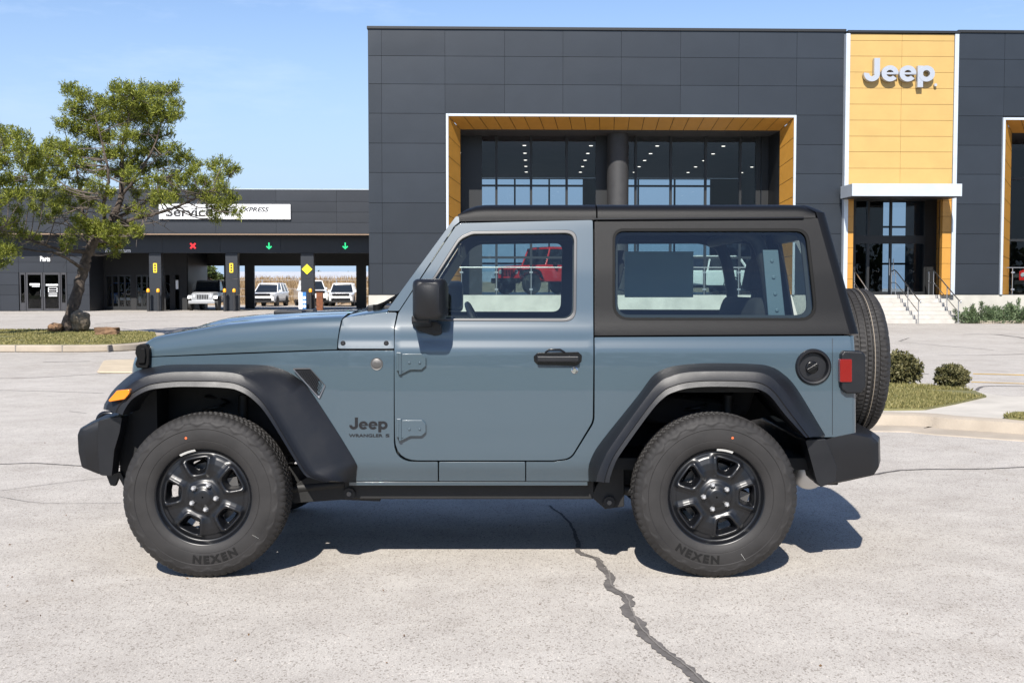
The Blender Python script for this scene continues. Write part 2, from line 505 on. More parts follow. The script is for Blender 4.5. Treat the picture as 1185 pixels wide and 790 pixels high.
def panel_mat(name, col, rough, var=.08, metal=0.0):
    m = mat(name, col, rough, metal=metal, var=var, vscale=.9, bump=.25, bscale=1.3, spec=.5)
    n, l = m.node_tree.nodes, m.node_tree.links      # every panel a shade of its own
    b = n['Principled BSDF']
    src = b.inputs['Base Color'].links[0].from_socket
    geo = n.new('ShaderNodeNewGeometry')
    mr = n.new('ShaderNodeMapRange'); mr.inputs['To Min'].default_value = .88; mr.inputs['To Max'].default_value = 1.12
    l.new(geo.outputs['Random Per Island'], mr.inputs['Value'])
    sc_ = n.new('ShaderNodeVectorMath'); sc_.operation = 'SCALE'
    l.new(src, sc_.inputs[0]); l.new(mr.outputs['Result'], sc_.inputs['Scale']); l.new(sc_.outputs['Vector'], b.inputs['Base Color'])
    return m
MAT.update(
    cladding=panel_mat('charcoal_cladding', (0.0160, 0.0203, 0.0268), 0.36),
    cladding_low=panel_mat('charcoal_cladding_low_building', (0.0165, 0.0195, 0.0255), 0.42),
    joint=mat('dark_joint', (0.010, 0.010, 0.012), 0.8),
    orange=mat('orange_panel', (0.43, 0.282, 0.094), 0.42, var=.05, vscale=1.2),
    orange_deep=mat('orange_reveal_panel', (0.42, 0.208, 0.036), 0.40, var=.06, vscale=3, bump=.1, bscale=60),
    white_metal=mat('white_metal_trim', (0.50, 0.545, 0.59), 0.30, metal=0.25, var=.05, vscale=2),
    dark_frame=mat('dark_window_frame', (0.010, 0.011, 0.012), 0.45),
    dark_in=mat('dark_interior', (0.016, 0.0165, 0.018), 0.8, var=.2, vscale=.6),
    floor_in=mat('showroom_floor', (0.05, 0.05, 0.05), 0.35),
    ceiling_in=mat('ceiling_tile', (0.035, 0.035, 0.036), 0.85, var=.15, vscale=1.0),
    column=mat('column_concrete', (0.030, 0.030, 0.031), 0.6, var=.18, vscale=2.5, bump=.2, bscale=14),
    concrete=mat('pale_concrete', (0.40, 0.385, 0.345), 0.85, var=.16, vscale=1.4, bump=.2, bscale=30, detail=8),
    concrete_step=mat('step_concrete', (0.42, 0.40, 0.365), 0.85, var=.12, vscale=3, bump=.2, bscale=40, detail=8),
    kerb=mat('kerb_concrete', (0.34, 0.29, 0.23), 0.9, var=.16, vscale=2.2, bump=.3, bscale=60, detail=8),
    store_glass=glass_mat('storefront_glass', (0.80, 0.84, 0.86), 1.5, 1.0),
    back_glass=glass_mat('tinted_back_glass', (0.46, 0.54, 0.61), 1.5, 1.0),
    clear_glass=glass_mat('clear_glass', (0.86, 0.92, 0.90), 1.45, 0.8),
    lamp_on=mat('downlight_lamp', (1.0, 0.95, 0.85), 0.5, emit=1.5),
    sign_white=mat('sign_white', (0.78, 0.79, 0.80), 0.4),
    sign_text=mat('sign_black', (0.02, 0.02, 0.022), 0.5),
    letter_steel=mat('brushed_letter', (0.50, 0.51, 0.53), 0.34, metal=0.55),
    red_lit=mat('lit_red_signal', (1.0, 0.05, 0.06), 0.5, emit=0.5),
    green_lit=mat('lit_green_signal', (0.05, 0.95, 0.35), 0.5, emit=0.45),
    yellow=mat('yellow_sign', (0.80, 0.55, 0.03), 0.45),
    yellow_bright=mat('bright_yellow_sign', (0.85, 0.74, 0.02), 0.45),
    orange_cap=mat('orange_reflector', (0.85, 0.36, 0.02), 0.4),
    bollard=mat('bollard_black', (0.020, 0.021, 0.024), 0.5),
    blue_ban=mat('blue_banner', (0.03, 0.16, 0.42), 0.5),
    rust=mat('rust_brown', (0.14, 0.045, 0.015), 0.7, var=.4, vscale=6),
)

# ---------------------------------------------------------------- main building
bld = thing('dealership_building', 'tall charcoal showroom building with orange framed portals behind the parked car', 'building', (0, FB.Y, 0), FB.a)
def B(name, bm, m, **k):
    return obj(name, bm, m, k.pop('parent', bld), **k)
ZP = FB.z(1060, 341.0)                          # podium level
zt = FB.z(442, 33.5)
rows_z = [FB.z(480, y) for y in (33.5, 65, 97.5, 131.5, 166, 200, 235, 270, 305)] + [ZP]
cols_px = [427, 442.6, 515.5, 584, 651, 718, 786, 853, 919.5, 975]
cols = [FB.u(p) for p in cols_px] 
uT0, uT1 = FB.u(975.5), FB.u(1103)
colsR = [uT1, FB.u(1158)] + [FB.u(1158) + 2.47 * k for k in range(1, 8)]
uP0, uP1, zPt = FB.u(516.5), FB.u(919), FB.z(516, 132)
uQ0, uQ1, zQt = FB.u(1156.5), FB.u(1156.5) + 11.0, FB.z(1157, 136.5)
rng = random.Random(3)
def clad(bm, u0, u1, z0, z1, v=0.0):
    g, gz = .005, .011
    t = [v + rng.uniform(-.006, .006) for _ in range(4)]
    a, b, c, d = (u0 + g, t[0], z0 + gz), (u1 - g, t[1], z0 + gz), (u1 - g, t[2], z1 - .004), (u0 + g, t[3], z1 - .004)
    n = 4
    grid = []
    amp = rng.uniform(.0, .006)
    for j in range(n + 1):
        row = []
        for i in range(n + 1):
            s, q = i / n, j / n
            p = (Vector(a) * (1 - s) + Vector(b) * s) * (1 - q) + (Vector(d) * (1 - s) + Vector(c) * s) * q
            p.y -= amp * math.sin(math.pi * s) * math.sin(math.pi * q)
            row.append(bm.verts.new(p))
        grid.append(row)
    for j in range(n):
        for i in range(n):
            bm.faces.new((grid[j][i], grid[j][i + 1], grid[j + 1][i + 1], grid[j + 1][i]))
    edge = grid[0] + [grid[j][n] for j in range(1, n + 1)] + grid[n][n - 1::-1] + [grid[j][0] for j in range(n - 1, 0, -1)]
    back = [bm.verts.new((p.co.x, v + .05, p.co.z)) for p in edge]
    m_ = len(edge)
    for k in range(m_):
        j = (k + 1) % m_
        bm.faces.new((edge[k], back[k], back[j], edge[j]))
for cs in (cols, colsR):
    bm = BM()
    for c0, c1 in zip(cs, cs[1:]):
        for z1, z0 in zip(rows_z, rows_z[1:]):
            cm, zm = (c0 + c1) / 2, (z0 + z1) / 2
            if uP0 < cm < uP1 and zm < zPt: continue
            if uQ0 < cm < uQ1 and zm < zQt + .1: continue
            clad(bm, c0, c1, z0, z1)
    B('wall_cladding', bm, MAT['cladding'], smooth=30)
uL, uR_ = cols[0], colsR[-1]
bm = BM()     # structural wall behind the cladding, roof, side walls
def wall_with_gaps(bm, u0, u1, z0, z1, v0, v1, gaps):
    x = u0
    for g0, g1, gz in gaps:
        box(bm, x, g0, v0, v1, z0, z1)
        box(bm, g0, g1, v0, v1, gz, z1)
        x = g1
    box(bm, x, u1, v0, v1, z0, z1)
uE0, uE1, zE = FB.u(986), FB.u(1090), FB.z(1040, 226)
wall_with_gaps(bm, uL + .01, uR_, ZP, zt - .02, .05, .35, [(uP0 + .1, uP1 - .1, zPt - .05), (uE0, uE1, zE), (uQ0 + .1, uQ1 - .1, zQt - .05)])
box(bm, uL + .01, uL + .31, .36, 24.0, 0, zt - .02)
box(bm, uR_ - .3, uR_, .36, 24.0, 0, zt - .02)
box(bm, uL + .01, uR_, .36, 24.0, zt - .35, zt - .12)
B('wall', bm, MAT['joint'])
bm = BM()
box(bm, uL - .03, uT0, -.06, .40, zt - .01, zt + .10)
box(bm, uT0, uT1 + .02, -.30, .40, FB.z(1040, 38.5, -.25) + .0, FB.z(1040, 38.5, -.25) + .10)
box(bm, uT1 + .02, uR_, -.06, .40, zt - .01, zt + .10)
B('parapet_coping', bm, MAT['dark_frame'], bevel=.01)
# showroom inside: floor, ceiling, back wall with tall windows
VB, VG = 22.0, 2.9
zc = FB.z(715, 151, 1.0)
bm = BM(); box(bm, uL + .32, uR_ - .31, .36, 24, ZP - .2, ZP - .005); B('showroom_floor', bm, MAT['floor_in'])
bm = BM(); box(bm, uL + .32, uR_ - .31, 1.03, VB, zc + .005, zc + .2); ceil_ = B('showroom_ceiling', bm, MAT['ceiling_in'])
wins = [(556, 675), (696, 822), (1020, 1072), (1166, 1240)]
bm = BM()
wall_with_gaps(bm, uL + .32, uR_ - .31, ZP, zc, VB, VB + .3, [(FB.u(a, VB), FB.u(b, VB), zc - .05 if a < 1000 else FB.z(1040, 207 if a > 1100 else 234, VB)) for a, b in wins])
box(bm, FB.u(1130, 12), FB.u(1133, 12), 6.0, VB, ZP, zc)
box(bm, FB.u(905, 12), FB.u(908, 12), 6.0, VB, ZP, zc)
B('back_wall', bm, MAT['dark_in'])
for a, b in wins:
    bm = BM()
    u0, u1 = FB.u(a, VB), FB.u(b, VB)
    ztop = zc - .05 if a < 1000 else FB.z(1040, 207 if a > 1100 else 234, VB)
    for zz in (FB.z(600, 215, VB), FB.z(600, 262, VB), FB.z(600, 305, VB)):
        if zz < ztop: box(bm, u0, u1, VB - .05, VB + .05, zz - .06, zz + .06)
    n_ = max(1, round((u1 - u0) / 2.3))
    for k in range(n_ + 1):
        uu = u0 + (u1 - u0) * k / n_
        box(bm, uu - .05, uu + .05, VB - .06, VB + .06, ZP, ztop)
    w_ = B('back_window', bm, MAT['dark_frame'])
    bm = BM(); quad(bm, [(u0, VB + .1, ZP), (u1, VB + .1, ZP), (u1, VB + .1, ztop), (u0, VB + .1, ztop)])
    B('pane', bm, MAT['back_glass'], parent=w_)
# downlights in rows that run into the depth
for k in range(-1, 9):
    for j in range(5):
        u_, v_ = .75 + 3.05 * k + .15 * j, 6.2 + 3.05 * j
        if not (uL + 1 < u_ < uR_ - 1): continue
        bm = BM()
        lathe(bm, [(.0, zc - .012), (.075, zc - .012), (.09, zc - .002)], 12, 'Z', (u_, v_, 0))
        B('downlight', bm, MAT['lamp_on'], parent=ceil_)

def splay(bm, oa, ob, ia, ib, n, gap=.012):
    """a splayed reveal between an outer edge (oa-ob) and an inner edge (ia-ib), cut into n panels"""
    oa, ob, ia, ib = map(Vector, (oa, ob, ia, ib))
    for k in range(n):
        t0, t1 = k / n, (k + 1) / n
        L = (ob - oa).length
        e = gap / L
        quad(bm, [oa.lerp(ob, t0 + e), oa.lerp(ob, t1 - e), ia.lerp(ib, t1 - e), ia.lerp(ib, t0 + e)])
def portal(u0, u1, zt_, iu0, iu1, izt, nz_, nu):
    """white edging, orange splayed reveals, recessed glazing"""
    v0, v1 = -.12, 1.0
    bm = BM()
    e = .10
    box(bm, u0, u0 + e, v0, .06, ZP, zt_)
    box(bm, u1 - e, u1, v0, .06, ZP, zt_)
    box(bm, u0 + e, u1 - e, v0, .06, zt_ - e, zt_)
    pf = B('portal_frame', bm, MAT['white_metal'], bevel=.008)
    bm = BM()
    a0, a1, at_ = u0 + e, u1 - e, zt_ - e
    splay(bm, (a0, v0 + .01, ZP), (a0, v0 + .01, at_), (iu0, v1, ZP), (iu0, v1, izt), nz_)
    splay(bm, (a1, v0 + .01, ZP), (a1, v0 + .01, at_), (iu1, v1, ZP), (iu1, v1, izt), nz_)
    splay(bm, (a0, v0 + .01, at_), (a1, v0 + .01, at_), (iu0, v1, izt), (iu1, v1, izt), nu)
    B('orange_reveal', bm, MAT['orange_deep'], parent=pf)
    bm = BM()
    o = .02
    quad(bm, [(a0 - o, v0 + .03, ZP), (a0 - o, v0 + .03, at_), (iu0 - o, v1, izt), (iu0 - o, v1, ZP)])
    quad(bm, [(a1 + o, v0 + .03, ZP), (a1 + o, v0 + .03, at_), (iu1 + o, v1, izt), (iu1 + o, v1, ZP)])
    quad(bm, [(a0, v0 + .03, at_ + o), (a1, v0 + .03, at_ + o), (iu1, v1, izt + o), (iu0, v1, izt + o)])
    # walls of the recess
    box(bm, iu0 - .2, iu0 - .01, v1 + .01, VG, ZP, izt); box(bm, iu1 + .01, iu1 + .2, v1 + .01, VG, ZP, izt)
    B('recess_wall', bm, MAT['dark_frame'], parent=pf)
    return pf
iu0, iu1, iz = FB.u(533, 1.0), FB.u(901, 1.0), FB.z(715, 150.5, 1.0)
portal(uP0, uP1, zPt, iu0, iu1, iz, 9, 23)
portal(uQ0, uQ1, zQt, FB.u(1168, 1.0), uQ1 - .5, FB.z(1175, 154, 1.0), 9, 17)
# glazing of both portals
def glazing(u0, u1, z1, mull, trans, v=VG):
    bm = BM()
    for uu, w in mull:
        box(bm, uu - w / 2, uu + w / 2, v - .07, v + .07, ZP, z1)
    for zz in trans:
        box(bm, u0, u1, v - .06, v + .06, zz - .05, zz + .05)
    f = B('glazing_frame', bm, MAT['dark_frame'])
    bm = BM(); quad(bm, [(u0, v + .02, ZP), (u1, v + .02, ZP), (u1, v + .02, z1), (u0, v + .02, z1)])
    B('glazing', bm, MAT['store_glass'], parent=f)
mull = [(FB.u(p, VG), .10) for p in (574.5, 614.5, 655.5, 735, 775.5, 815.5, 855.5)] + [(FB.u(697, VG), .6), (FB.u(876, VG), .2), (iu0 + .45, .9), (iu1 - .15, .3)]
glazing(iu0, iu1, iz, mull, [FB.z(600, 298, VG)])
glazing(FB.u(1168, 1), uQ1 - .5, FB.z(1175, 154, 1.0), [(FB.u(1168, 1) + .2 + 2.2 * k, .10) for k in range(6)], [FB.z(1175, 278, VG), FB.z(1175, 207, VG)])
# round column
bm = BM()
cu = FB.u(714.5, 2.05)
tube(bm, [(cu, 2.05, ZP), (cu, 2.05, iz + .02)], .455, 40)
B('column', bm, MAT['column'], smooth=40)

# entrance tower: orange panels, white edges, canopy
vT = -.22
zTt, zTb = FB.z(1040, 39.5, vT), FB.z(1040, 214, vT)
ut0, ut1 = FB.u(980.5, vT), FB.u(1100, vT)
bm = BM()
ys = [39.5, 47.5, 65.5, 84, 102.5, 121, 139.5, 158, 176, 195, 214]
zz = [FB.z(1040, y, vT) for y in ys]
um = FB.u(1040, vT)
for a, b in ((ut0, um), (um, ut1)):
    for z1, z0 in zip(zz, zz[1:]):
        clad(bm, a, b, z0, z1, vT)
tw = B('orange_tower', bm, MAT['orange'], smooth=30)
bm = BM(); box(bm, ut0, ut1, vT + .03, -.0, zTb, zTt - .01); B('tower_backing', bm, MAT['orange_deep'], parent=tw)
bm = BM()
e = FB.u(980.5, vT) - FB.u(975.5, vT)
box(bm, ut0 - e, ut0 - .01, vT - .06, .04, ZP, zTt); box(bm, ut1 + .01, ut1 + e, vT - .06, .04, ZP, zTt)
B('white_edge', bm, MAT['white_metal'], parent=tw, bevel=.008)
vc = -1.75
bm = BM()
c0, c1 = FB.u(985, vc), FB.u(1112, vc); cz0, cz1 = FB.z(1040, 227, vc), FB.z(1040, 212.5, vc)
box(bm, c0, c1, vc, vT - .07, cz0, cz1)
cn = B('canopy', bm, MAT['white_metal'], bevel=.01)
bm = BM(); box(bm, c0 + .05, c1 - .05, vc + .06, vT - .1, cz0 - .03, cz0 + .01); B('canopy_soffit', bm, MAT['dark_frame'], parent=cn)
# orange cheeks and entrance doors
n_ = 7
for side in (0, 1):
    bm = BM()
    for k in range(n_):
        za, zb = ZP + (zTb - ZP) * k / n_, ZP + (zTb - ZP) * (k + 1) / n_
        if side == 0:
            box(bm, ut0, FB.u(987, vT), vT, 0.04, za + .006, zb - .006)
        else:
            box(bm, FB.u(1090, vT), ut1, vT, 0.04, za + .006, zb - .006)
            quad(bm, [(FB.u(1090, vT) - .002, vT, za + .006), (FB.u(1083, 1.3), 1.3, za + .006), (FB.u(1083, 1.3), 1.3, zb - .006), (FB.u(1090, vT) - .002, vT, zb - .006)])
    B('entrance_cheek', bm, MAT['orange_deep'])
vd = 1.3
d0, d1 = FB.u(985, vd), FB.u(1083, vd)
bm = BM()
zm = FB.z(1040, 276, vd)
for p, w in ((986, .25), (1004, .10), (1030, .09), (1070, .12), (1077, .5)):
    uu = FB.u(p, vd); box(bm, uu - w / 2, uu + w / 2, vd - .07, vd + .07, ZP, zE)
box(bm, d0, d1, vd - .065, vd + .065, zm - .22, zm + .12); box(bm, d0, d1, vd - .065, vd + .065, ZP, ZP + .12); box(bm, d0, d1, vd - .066, vd + .066, zE - .15, zE + .4)
ed = B('entrance_door', bm, MAT['dark_frame'])
bm = BM(); quad(bm, [(d0, vd + .02, ZP), (d1, vd + .02, ZP), (d1, vd + .02, zE), (d0, vd + .02, zE)]); B('door_glass', bm, MAT['store_glass'], parent=ed)
bm = BM()
for p in (1028, 1032.5):
    uu = FB.u(p, vd); tube(bm, [(uu, vd - .14, ZP + .8), (uu, vd - .14, ZP + 1.5)], .02, 8)
B('handle', bm, MAT['steel'], parent=ed, smooth=50)
# podium
bm = BM()
uS0, uS1 = FB.u(975), FB.u(1088)
box(bm, uL - .02, uS0, -.04, .34, 0, ZP - .012)
box(bm, uS1, uR_, -.04, .34, 0, ZP - .012)
B('concrete_podium', bm, MAT['concrete'])

# sign: the steel letters on the tower
bm = BM()
a = FB.at(999, 101, vT - .2); b = FB.at(1081.5, 68, vT - .2)
bold_name(bm, lambda x, y, d: FB.world(a[0] + x / 4.36 * (b[0] - a[0]), vT - .01 - d, a[2] + (y + .42) / 1.87 * (b[2] - a[2])), .05, .26)
lathe(bm, [(.0, -.12), (.06, -.12), (.06, .0)], 14, 'Y', FB.world(FB.u(1078, vT), vT - .02, FB.z(1078, 99, vT)))
tag(obj('wall_sign', bm, MAT['letter_steel'], smooth=35), 'large brushed steel letters mounted on the orange tower panels', 'sign')

# entrance steps
bm = BM()
NS = 7
rise = ZP / NS
tread = .34
for k in range(NS):
    vfront = -.05 - (NS - 1 - k) * tread
    box(bm, FB.u(968), FB.u(1090) , vfront, -.045 if k == NS - 1 else -.045, k * rise + (.003 if k else 0), (k + 1) * rise - (0.0 if k < NS - 1 else .004))
for v in bm.verts: v.co = FB.world(*v.co)
tag(obj('entrance_steps', bm, MAT['concrete_step'], bevel=.015), 'flight of pale concrete steps up to the showroom entrance under the white canopy', 'steps')
for i, (p, lab) in enumerate(((989, 'steel handrail on the steps nearest the parked car'), (1037, 'steel handrail down the middle of the entrance steps'), (1081, 'steel handrail on the steps beside the juniper bed'))):
    t = thing('handrail', lab, 'handrail', group='steel handrails on the entrance steps')
    u_ = FB.u(p)
    P = lambda v, z: FB.world(u_, v, z)
    vb = -NS * tread - .1
    bm = BM()
    tube(bm, catmull([P(.55, ZP + .88), P(.55, ZP + .95), P(.40, ZP + .98), P(0.0, ZP + .97), P(vb * .5, ZP * .5 + .95), P(vb, .93), P(vb - .2, .90), P(vb - .22, .80)], 5), .024, 10)
    obj('rail', bm, MAT['steel'], t, smooth=50)
    bm = BM()
    tube(bm, [P(.5, ZP + .5), P(0, ZP + .5), P(vb, .46)], .016, 8)
    obj('lower_rail', bm, MAT['steel'], t, smooth=50)
    for v_, zz_ in ((.5, ZP), (0.02, ZP), (vb * .55, ZP * .42), (vb, 0)):
        bm = BM(); tube(bm, [P(v_, zz_ - .02), P(v_, zz_ + .95 + (.02 if v_ > -1 else .0))], .020, 8)
        obj('post', bm, MAT['steel'], t, smooth=50)
# glass balustrades along the podium edge
def balustrade(pxs, label, vb=.6):
    t = thing('glass_balustrade', label, 'balustrade', group='glass balustrades along the podium')
    us = [FB.u(p, vb) if p < 2000 else p - 3000 for p in pxs]
    bm = BM()
    tube(bm, [FB.world(us[0] - .3, vb, ZP + 1.12), FB.world(us[-1] + .3, vb, ZP + 1.12)], .022, 8)
    obj('top_rail', bm, MAT['steel'], t, smooth=50)
    for k, u_ in enumerate(us):
        bm = BM()
        tube(bm, [FB.world(u_, vb, ZP - .01), FB.world(u_, vb, ZP + 1.10)], .022, 8)
        for zz_ in (.22, .92):
            q = FB.world(u_, vb - .03, ZP + zz_)
            box(bm, q.x - .07, q.x + .07, q.y - .02, q.y + .02, q.z - .035, q.z + .035)
        obj('post', bm, MAT['steel'], t, smooth=50)
        if k:
            a_, b_ = us[k - 1] + .05, u_ - .05
            bm = BM(); quad(bm, [FB.world(a_, vb, ZP + .08), FB.world(b_, vb, ZP + .08), FB.world(b_, vb, ZP + 1.02), FB.world(a_, vb, ZP + 1.02)])
            obj('glass_panel', bm, MAT['clear_glass'], t)
balustrade([534, 574.4, 614.6, 655, 695, 735, 775, 815, 855, 895], 'long glass balustrade with steel posts behind the parked car, across the wide portal')
u9 = FB.u(1172, .6)
balustrade([1172] + [u9 + 1.45 * k + 3000 for k in range(1, 6)], 'short glass balustrade in the second portal beside the juniper bed')

# ---------------------------------------------------------------- low service building with drive-through lanes
svc = thing('service_building', 'long low charcoal service building with drive-through lanes, beyond the leaning tree', 'building', (0, FS.Y, 0), FS.a)
def V_(name, bm, m, **k):
    return obj(name, bm, m, k.pop('parent', svc), **k)
v1 = 1.3
sl, sr = FS.u(-420), FS.u(440)
z_top, z_fb = FS.z(300, 219.5), FS.z(300, 270.5)
bm = BM()
zr = [z_top, FS.z(300, 233), FS.z(300, 245.5), FS.z(300, 257.5), z_fb]
ux = [sl, FS.u(-330), FS.u(-260), FS.u(-190), FS.u(-120), FS.u(-50), FS.u(20), FS.u(95), FS.u(178), FS.u(250), FS.u(320), FS.u(390), sr]
for a, b in zip(ux, ux[1:]):
    for p, q in zip(zr, zr[1:]):
        clad(bm, a, b, q, p)
fas = V_('fascia', bm, MAT['cladding_low'], smooth=30)
bm = BM(); box(bm, sl, sr, .05, .3, z_fb, z_top); box(bm, sl, sr, .31, 10.2, z_fb + .11, z_fb + .25); V_('roof', bm, MAT['joint'])
bm = BM(); box(bm, sl, sr, -.03, .06, z_fb - .07, z_fb - .005); V_('fascia_edge', bm, mat('tan_edge', (.22, .15, .10), .6), parent=fas)
bm = BM(); box(bm, sl, sr, -.03, .3, z_top + .004, z_top + .045); V_('parapet_coping', bm, MAT['white_metal'], parent=fas)
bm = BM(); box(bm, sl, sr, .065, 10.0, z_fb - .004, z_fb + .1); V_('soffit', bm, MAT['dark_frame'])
z_bb = FS.z(300, 293, v1)
bm = BM()
bx = [FS.u(103, v1), FS.u(188, v1), FS.u(255, v1), FS.u(325, v1), FS.u(395, v1), sr]
for a, b in zip(bx, bx[1:]):
    clad(bm, a, b, z_bb, z_fb - .005, v1)
V_('lane_beam', bm, panel_mat('navy_black_panel', (.012, .0145, .021), .35), smooth=30)
bm = BM(); box(bm, FS.u(103, v1), sr, v1 + .05, v1 + .5, z_bb + .01, z_fb - .005); V_('beam_backing', bm, MAT['joint'])
for p0, p1 in ((172.5, 186.5), (261, 275), (348, 363)):
    bm = BM()
    a, b = FS.u(p0, v1), FS.u(p1, v1)
    zs = [0, .95, 1.9, 2.7, z_bb - .003]
    for z0, z1 in zip(zs, zs[1:]):
        box(bm, a, b, v1 - .04, v1 + .6, z0 + .005, z1 - .005)
    V_('pillar', bm, MAT['cladding_low'], bevel=.008)
# parts counter front
bm = BM()
pw1 = FS.u(103, v1)
z_d = FS.z(50, 315.5, v1)
dz0, dz1 = FS.u(21, v1), FS.u(77, v1)
for a, b in ((FS.u(-400, v1), FS.u(-200, v1)), (FS.u(-200, v1), FS.u(-80, v1)), (FS.u(-80, v1), FS.u(-1, v1)), (FS.u(-1, v1), dz0), (dz1, pw1)):
    for p, q in zip((0, .95, 1.55, z_d), (.95, 1.55, z_d, z_d + .62)):
        clad(bm, a, b, p, q if q < z_d + .5 else z_d + .6, v1)
    clad(bm, a, b, z_d + .6, z_fb - .005, v1)
clad(bm, dz0, (dz0 + dz1) / 2 + .05, z_d, z_d + .6, v1); clad(bm, (dz0 + dz1) / 2 + .05, dz1, z_d, z_d + .6, v1); clad(bm, dz0, dz1, z_d + .6, z_fb - .005, v1)
V_('wall_cladding', bm, MAT['cladding_low'], smooth=30)
bm = BM(); wall_with_gaps(bm, FS.u(-400, v1), pw1, 0, z_fb - .01, v1 + .06, v1 + .3, [(dz0, dz1, z_d)])
box(bm, pw1 - .3, pw1 - .002, v1 + .31, 4.0, 0, z_fb - .01)
V_('wall', bm, MAT['cladding_low'])
# the parts doors: two leaves between side lights
for p0, p1 in ((22, 29), (29.5, 48.8), (49.4, 69), (69.5, 76.5)):
    a, b = FS.u(p0, v1), FS.u(p1, v1)
    bm = BM()
    w = .07 if p1 - p0 < 10 else .10
    box(bm, a, a + w, v1 + .0, v1 + .08, .02, z_d); box(bm, b - w, b, v1 + .0, v1 + .08, .02, z_d)
    box(bm, a + w, b - w, v1 + .0, v1 + .08, z_d - .12, z_d); box(bm, a + w, b - w, v1 + .0, v1 + .08, .02, .16 if p1 - p0 > 10 else .5)
    dn = V_('side_light' if p1 - p0 < 10 else 'door', bm, mat('door_frame_grey', (.035, .035, .04), .5), bevel=.006)
    bm = BM(); quad(bm, [(a + w, v1 + .05, .1), (b - w, v1 + .05, .1), (b - w, v1 + .05, z_d - .1), (a + w, v1 + .05, z_d - .1)])
    V_('door_glass', bm, MAT['store_glass'], parent=dn)
    if p1 - p0 > 10:
        bm = BM(); uu = b - .09 if p0 < 40 else a + .09
        tube(bm, [(uu, v1 - .07, .85), (uu, v1 - .07, 1.3)], .02, 8)
        V_('handle', bm, MAT['chrome'], parent=dn, smooth=50)
        bm = BM()
        cx_ = (a + b) / 2
        if p0 < 40:
            box(bm, cx_ - .28, cx_ + .30, v1 + .030, v1 + .036, 1.52, 1.64); box(bm, cx_ - .15, cx_ + .3, v1 + .030, v1 + .036, 1.44, 1.48)
        else:
            box(bm, cx_ - .35, cx_ + .36, v1 + .030, v1 + .036, 1.50, 1.60)
            for q in range(3): box(bm, cx_ - .22, cx_ + .32, v1 + .030, v1 + .036, 1.38 - q * .14, 1.41 - q * .14)
            box(bm, cx_ - .22, cx_ - .18, v1 + .030, v1 + .036, 1.10, 1.38); box(bm, cx_ + .28, cx_ + .32, v1 + .030, v1 + .036, 1.10, 1.38)
            for q in range(2): box(bm, cx_ - .2, cx_ + .3, v1 + .030, v1 + .036, .98 - q * .1, 1.02 - q * .1)
        V_('door_decal', bm, MAT['sign_white'], parent=dn)
bm = BM(); box(bm, FS.u(-400, v1), pw1, 5.2, 5.4, 0, z_fb - .01); V_('inner_wall', bm, MAT['dark_in'])
# glazed bay between parts front and lanes
vb_ = 4.0
b0, b1 = FS.u(100, vb_), FS.u(216, vb_)
zg = FS.z(140, 318, vb_)
bm = BM()
g0, g1, g2, g3 = FS.u(122, vb_), FS.u(151, vb_), FS.u(157, vb_), FS.u(176, vb_)
wall_with_gaps(bm, b0, b1, 0, z_fb - .01, vb_, vb_ + .2, [(g0, g1, zg), (g2, g3, zg), (FS.u(191, vb_), FS.u(196, vb_), zg), (FS.u(202, vb_), FS.u(207, vb_), zg)])
V_('bay_wall', bm, MAT['dark_in'])
bm = BM()
for a, b, n_ in ((g0, g1, 4), (g2, g3, 3)):
    for k in range(n_ + 1):
        uu = a + (b - a) * k / n_
        box(bm, uu - .05, uu + .05, vb_ + .02, vb_ + .14, 0, zg)
    box(bm, a, b, vb_ + .03, vb_ + .13, .0, .25); box(bm, a, b, vb_ + .03, vb_ + .13, zg - .1, zg)
bw = V_('bay_window', bm, MAT['dark_frame'])
bm = BM()
for a, b in ((g0, g1), (g2, g3)):
    quad(bm, [(a, vb_ + .08, .1), (b, vb_ + .08, .1), (b, vb_ + .08, zg), (a, vb_ + .08, zg)])
V_('pane', bm, MAT['store_glass'], parent=bw)
bm = BM(); quad(bm, [(FS.u(203, vb_), vb_ - .01, 1.3), (FS.u(206, vb_), vb_ - .01, 1.3), (FS.u(206, vb_), vb_ - .01, 1.85), (FS.u(203, vb_), vb_ - .01, 1.85)]); V_('poster', bm, MAT['sign_white'])
# lanes: partition walls, rear wall with three openings, ceiling
vr = 9.5
bm = BM()
zro = FS.z(320, 307.5, vr)
wall_with_gaps(bm, FS.u(100, vr), FS.u(470, vr), 0, z_fb, vr, vr + .25, [(FS.u(229, vr), FS.u(259, vr), zro), (FS.u(268, vr), FS.u(283, vr), zro), (FS.u(294, vr), FS.u(348.5, vr), zro), (FS.u(363.5, vr), FS.u(412, vr), zro), (FS.u(423.5, vr), FS.u(426, vr), zro)])
box(bm, FS.u(215, vb_), FS.u(216.5, vb_), vb_ + .21, vr, 0, z_fb)
V_('lane_wall', bm, MAT['dark_frame'])
bm = BM(); box(bm, FS.u(100, vb_), FS.u(470, vr), v1 + .52, vr, z_bb + .25, z_bb + .4); V_('lane_ceiling', bm, MAT['dark_in'])
for px_, py_ in ((303, 301.5), (328, 302)):
    bm = BM(); q = FS.at(px_, py_, 6.0); box(bm, q[0] - .45, q[0] + .45, 5.97, 6.03, z_bb + .18, z_bb + .24); V_('lane_lamp', bm, MAT['lamp_on'])

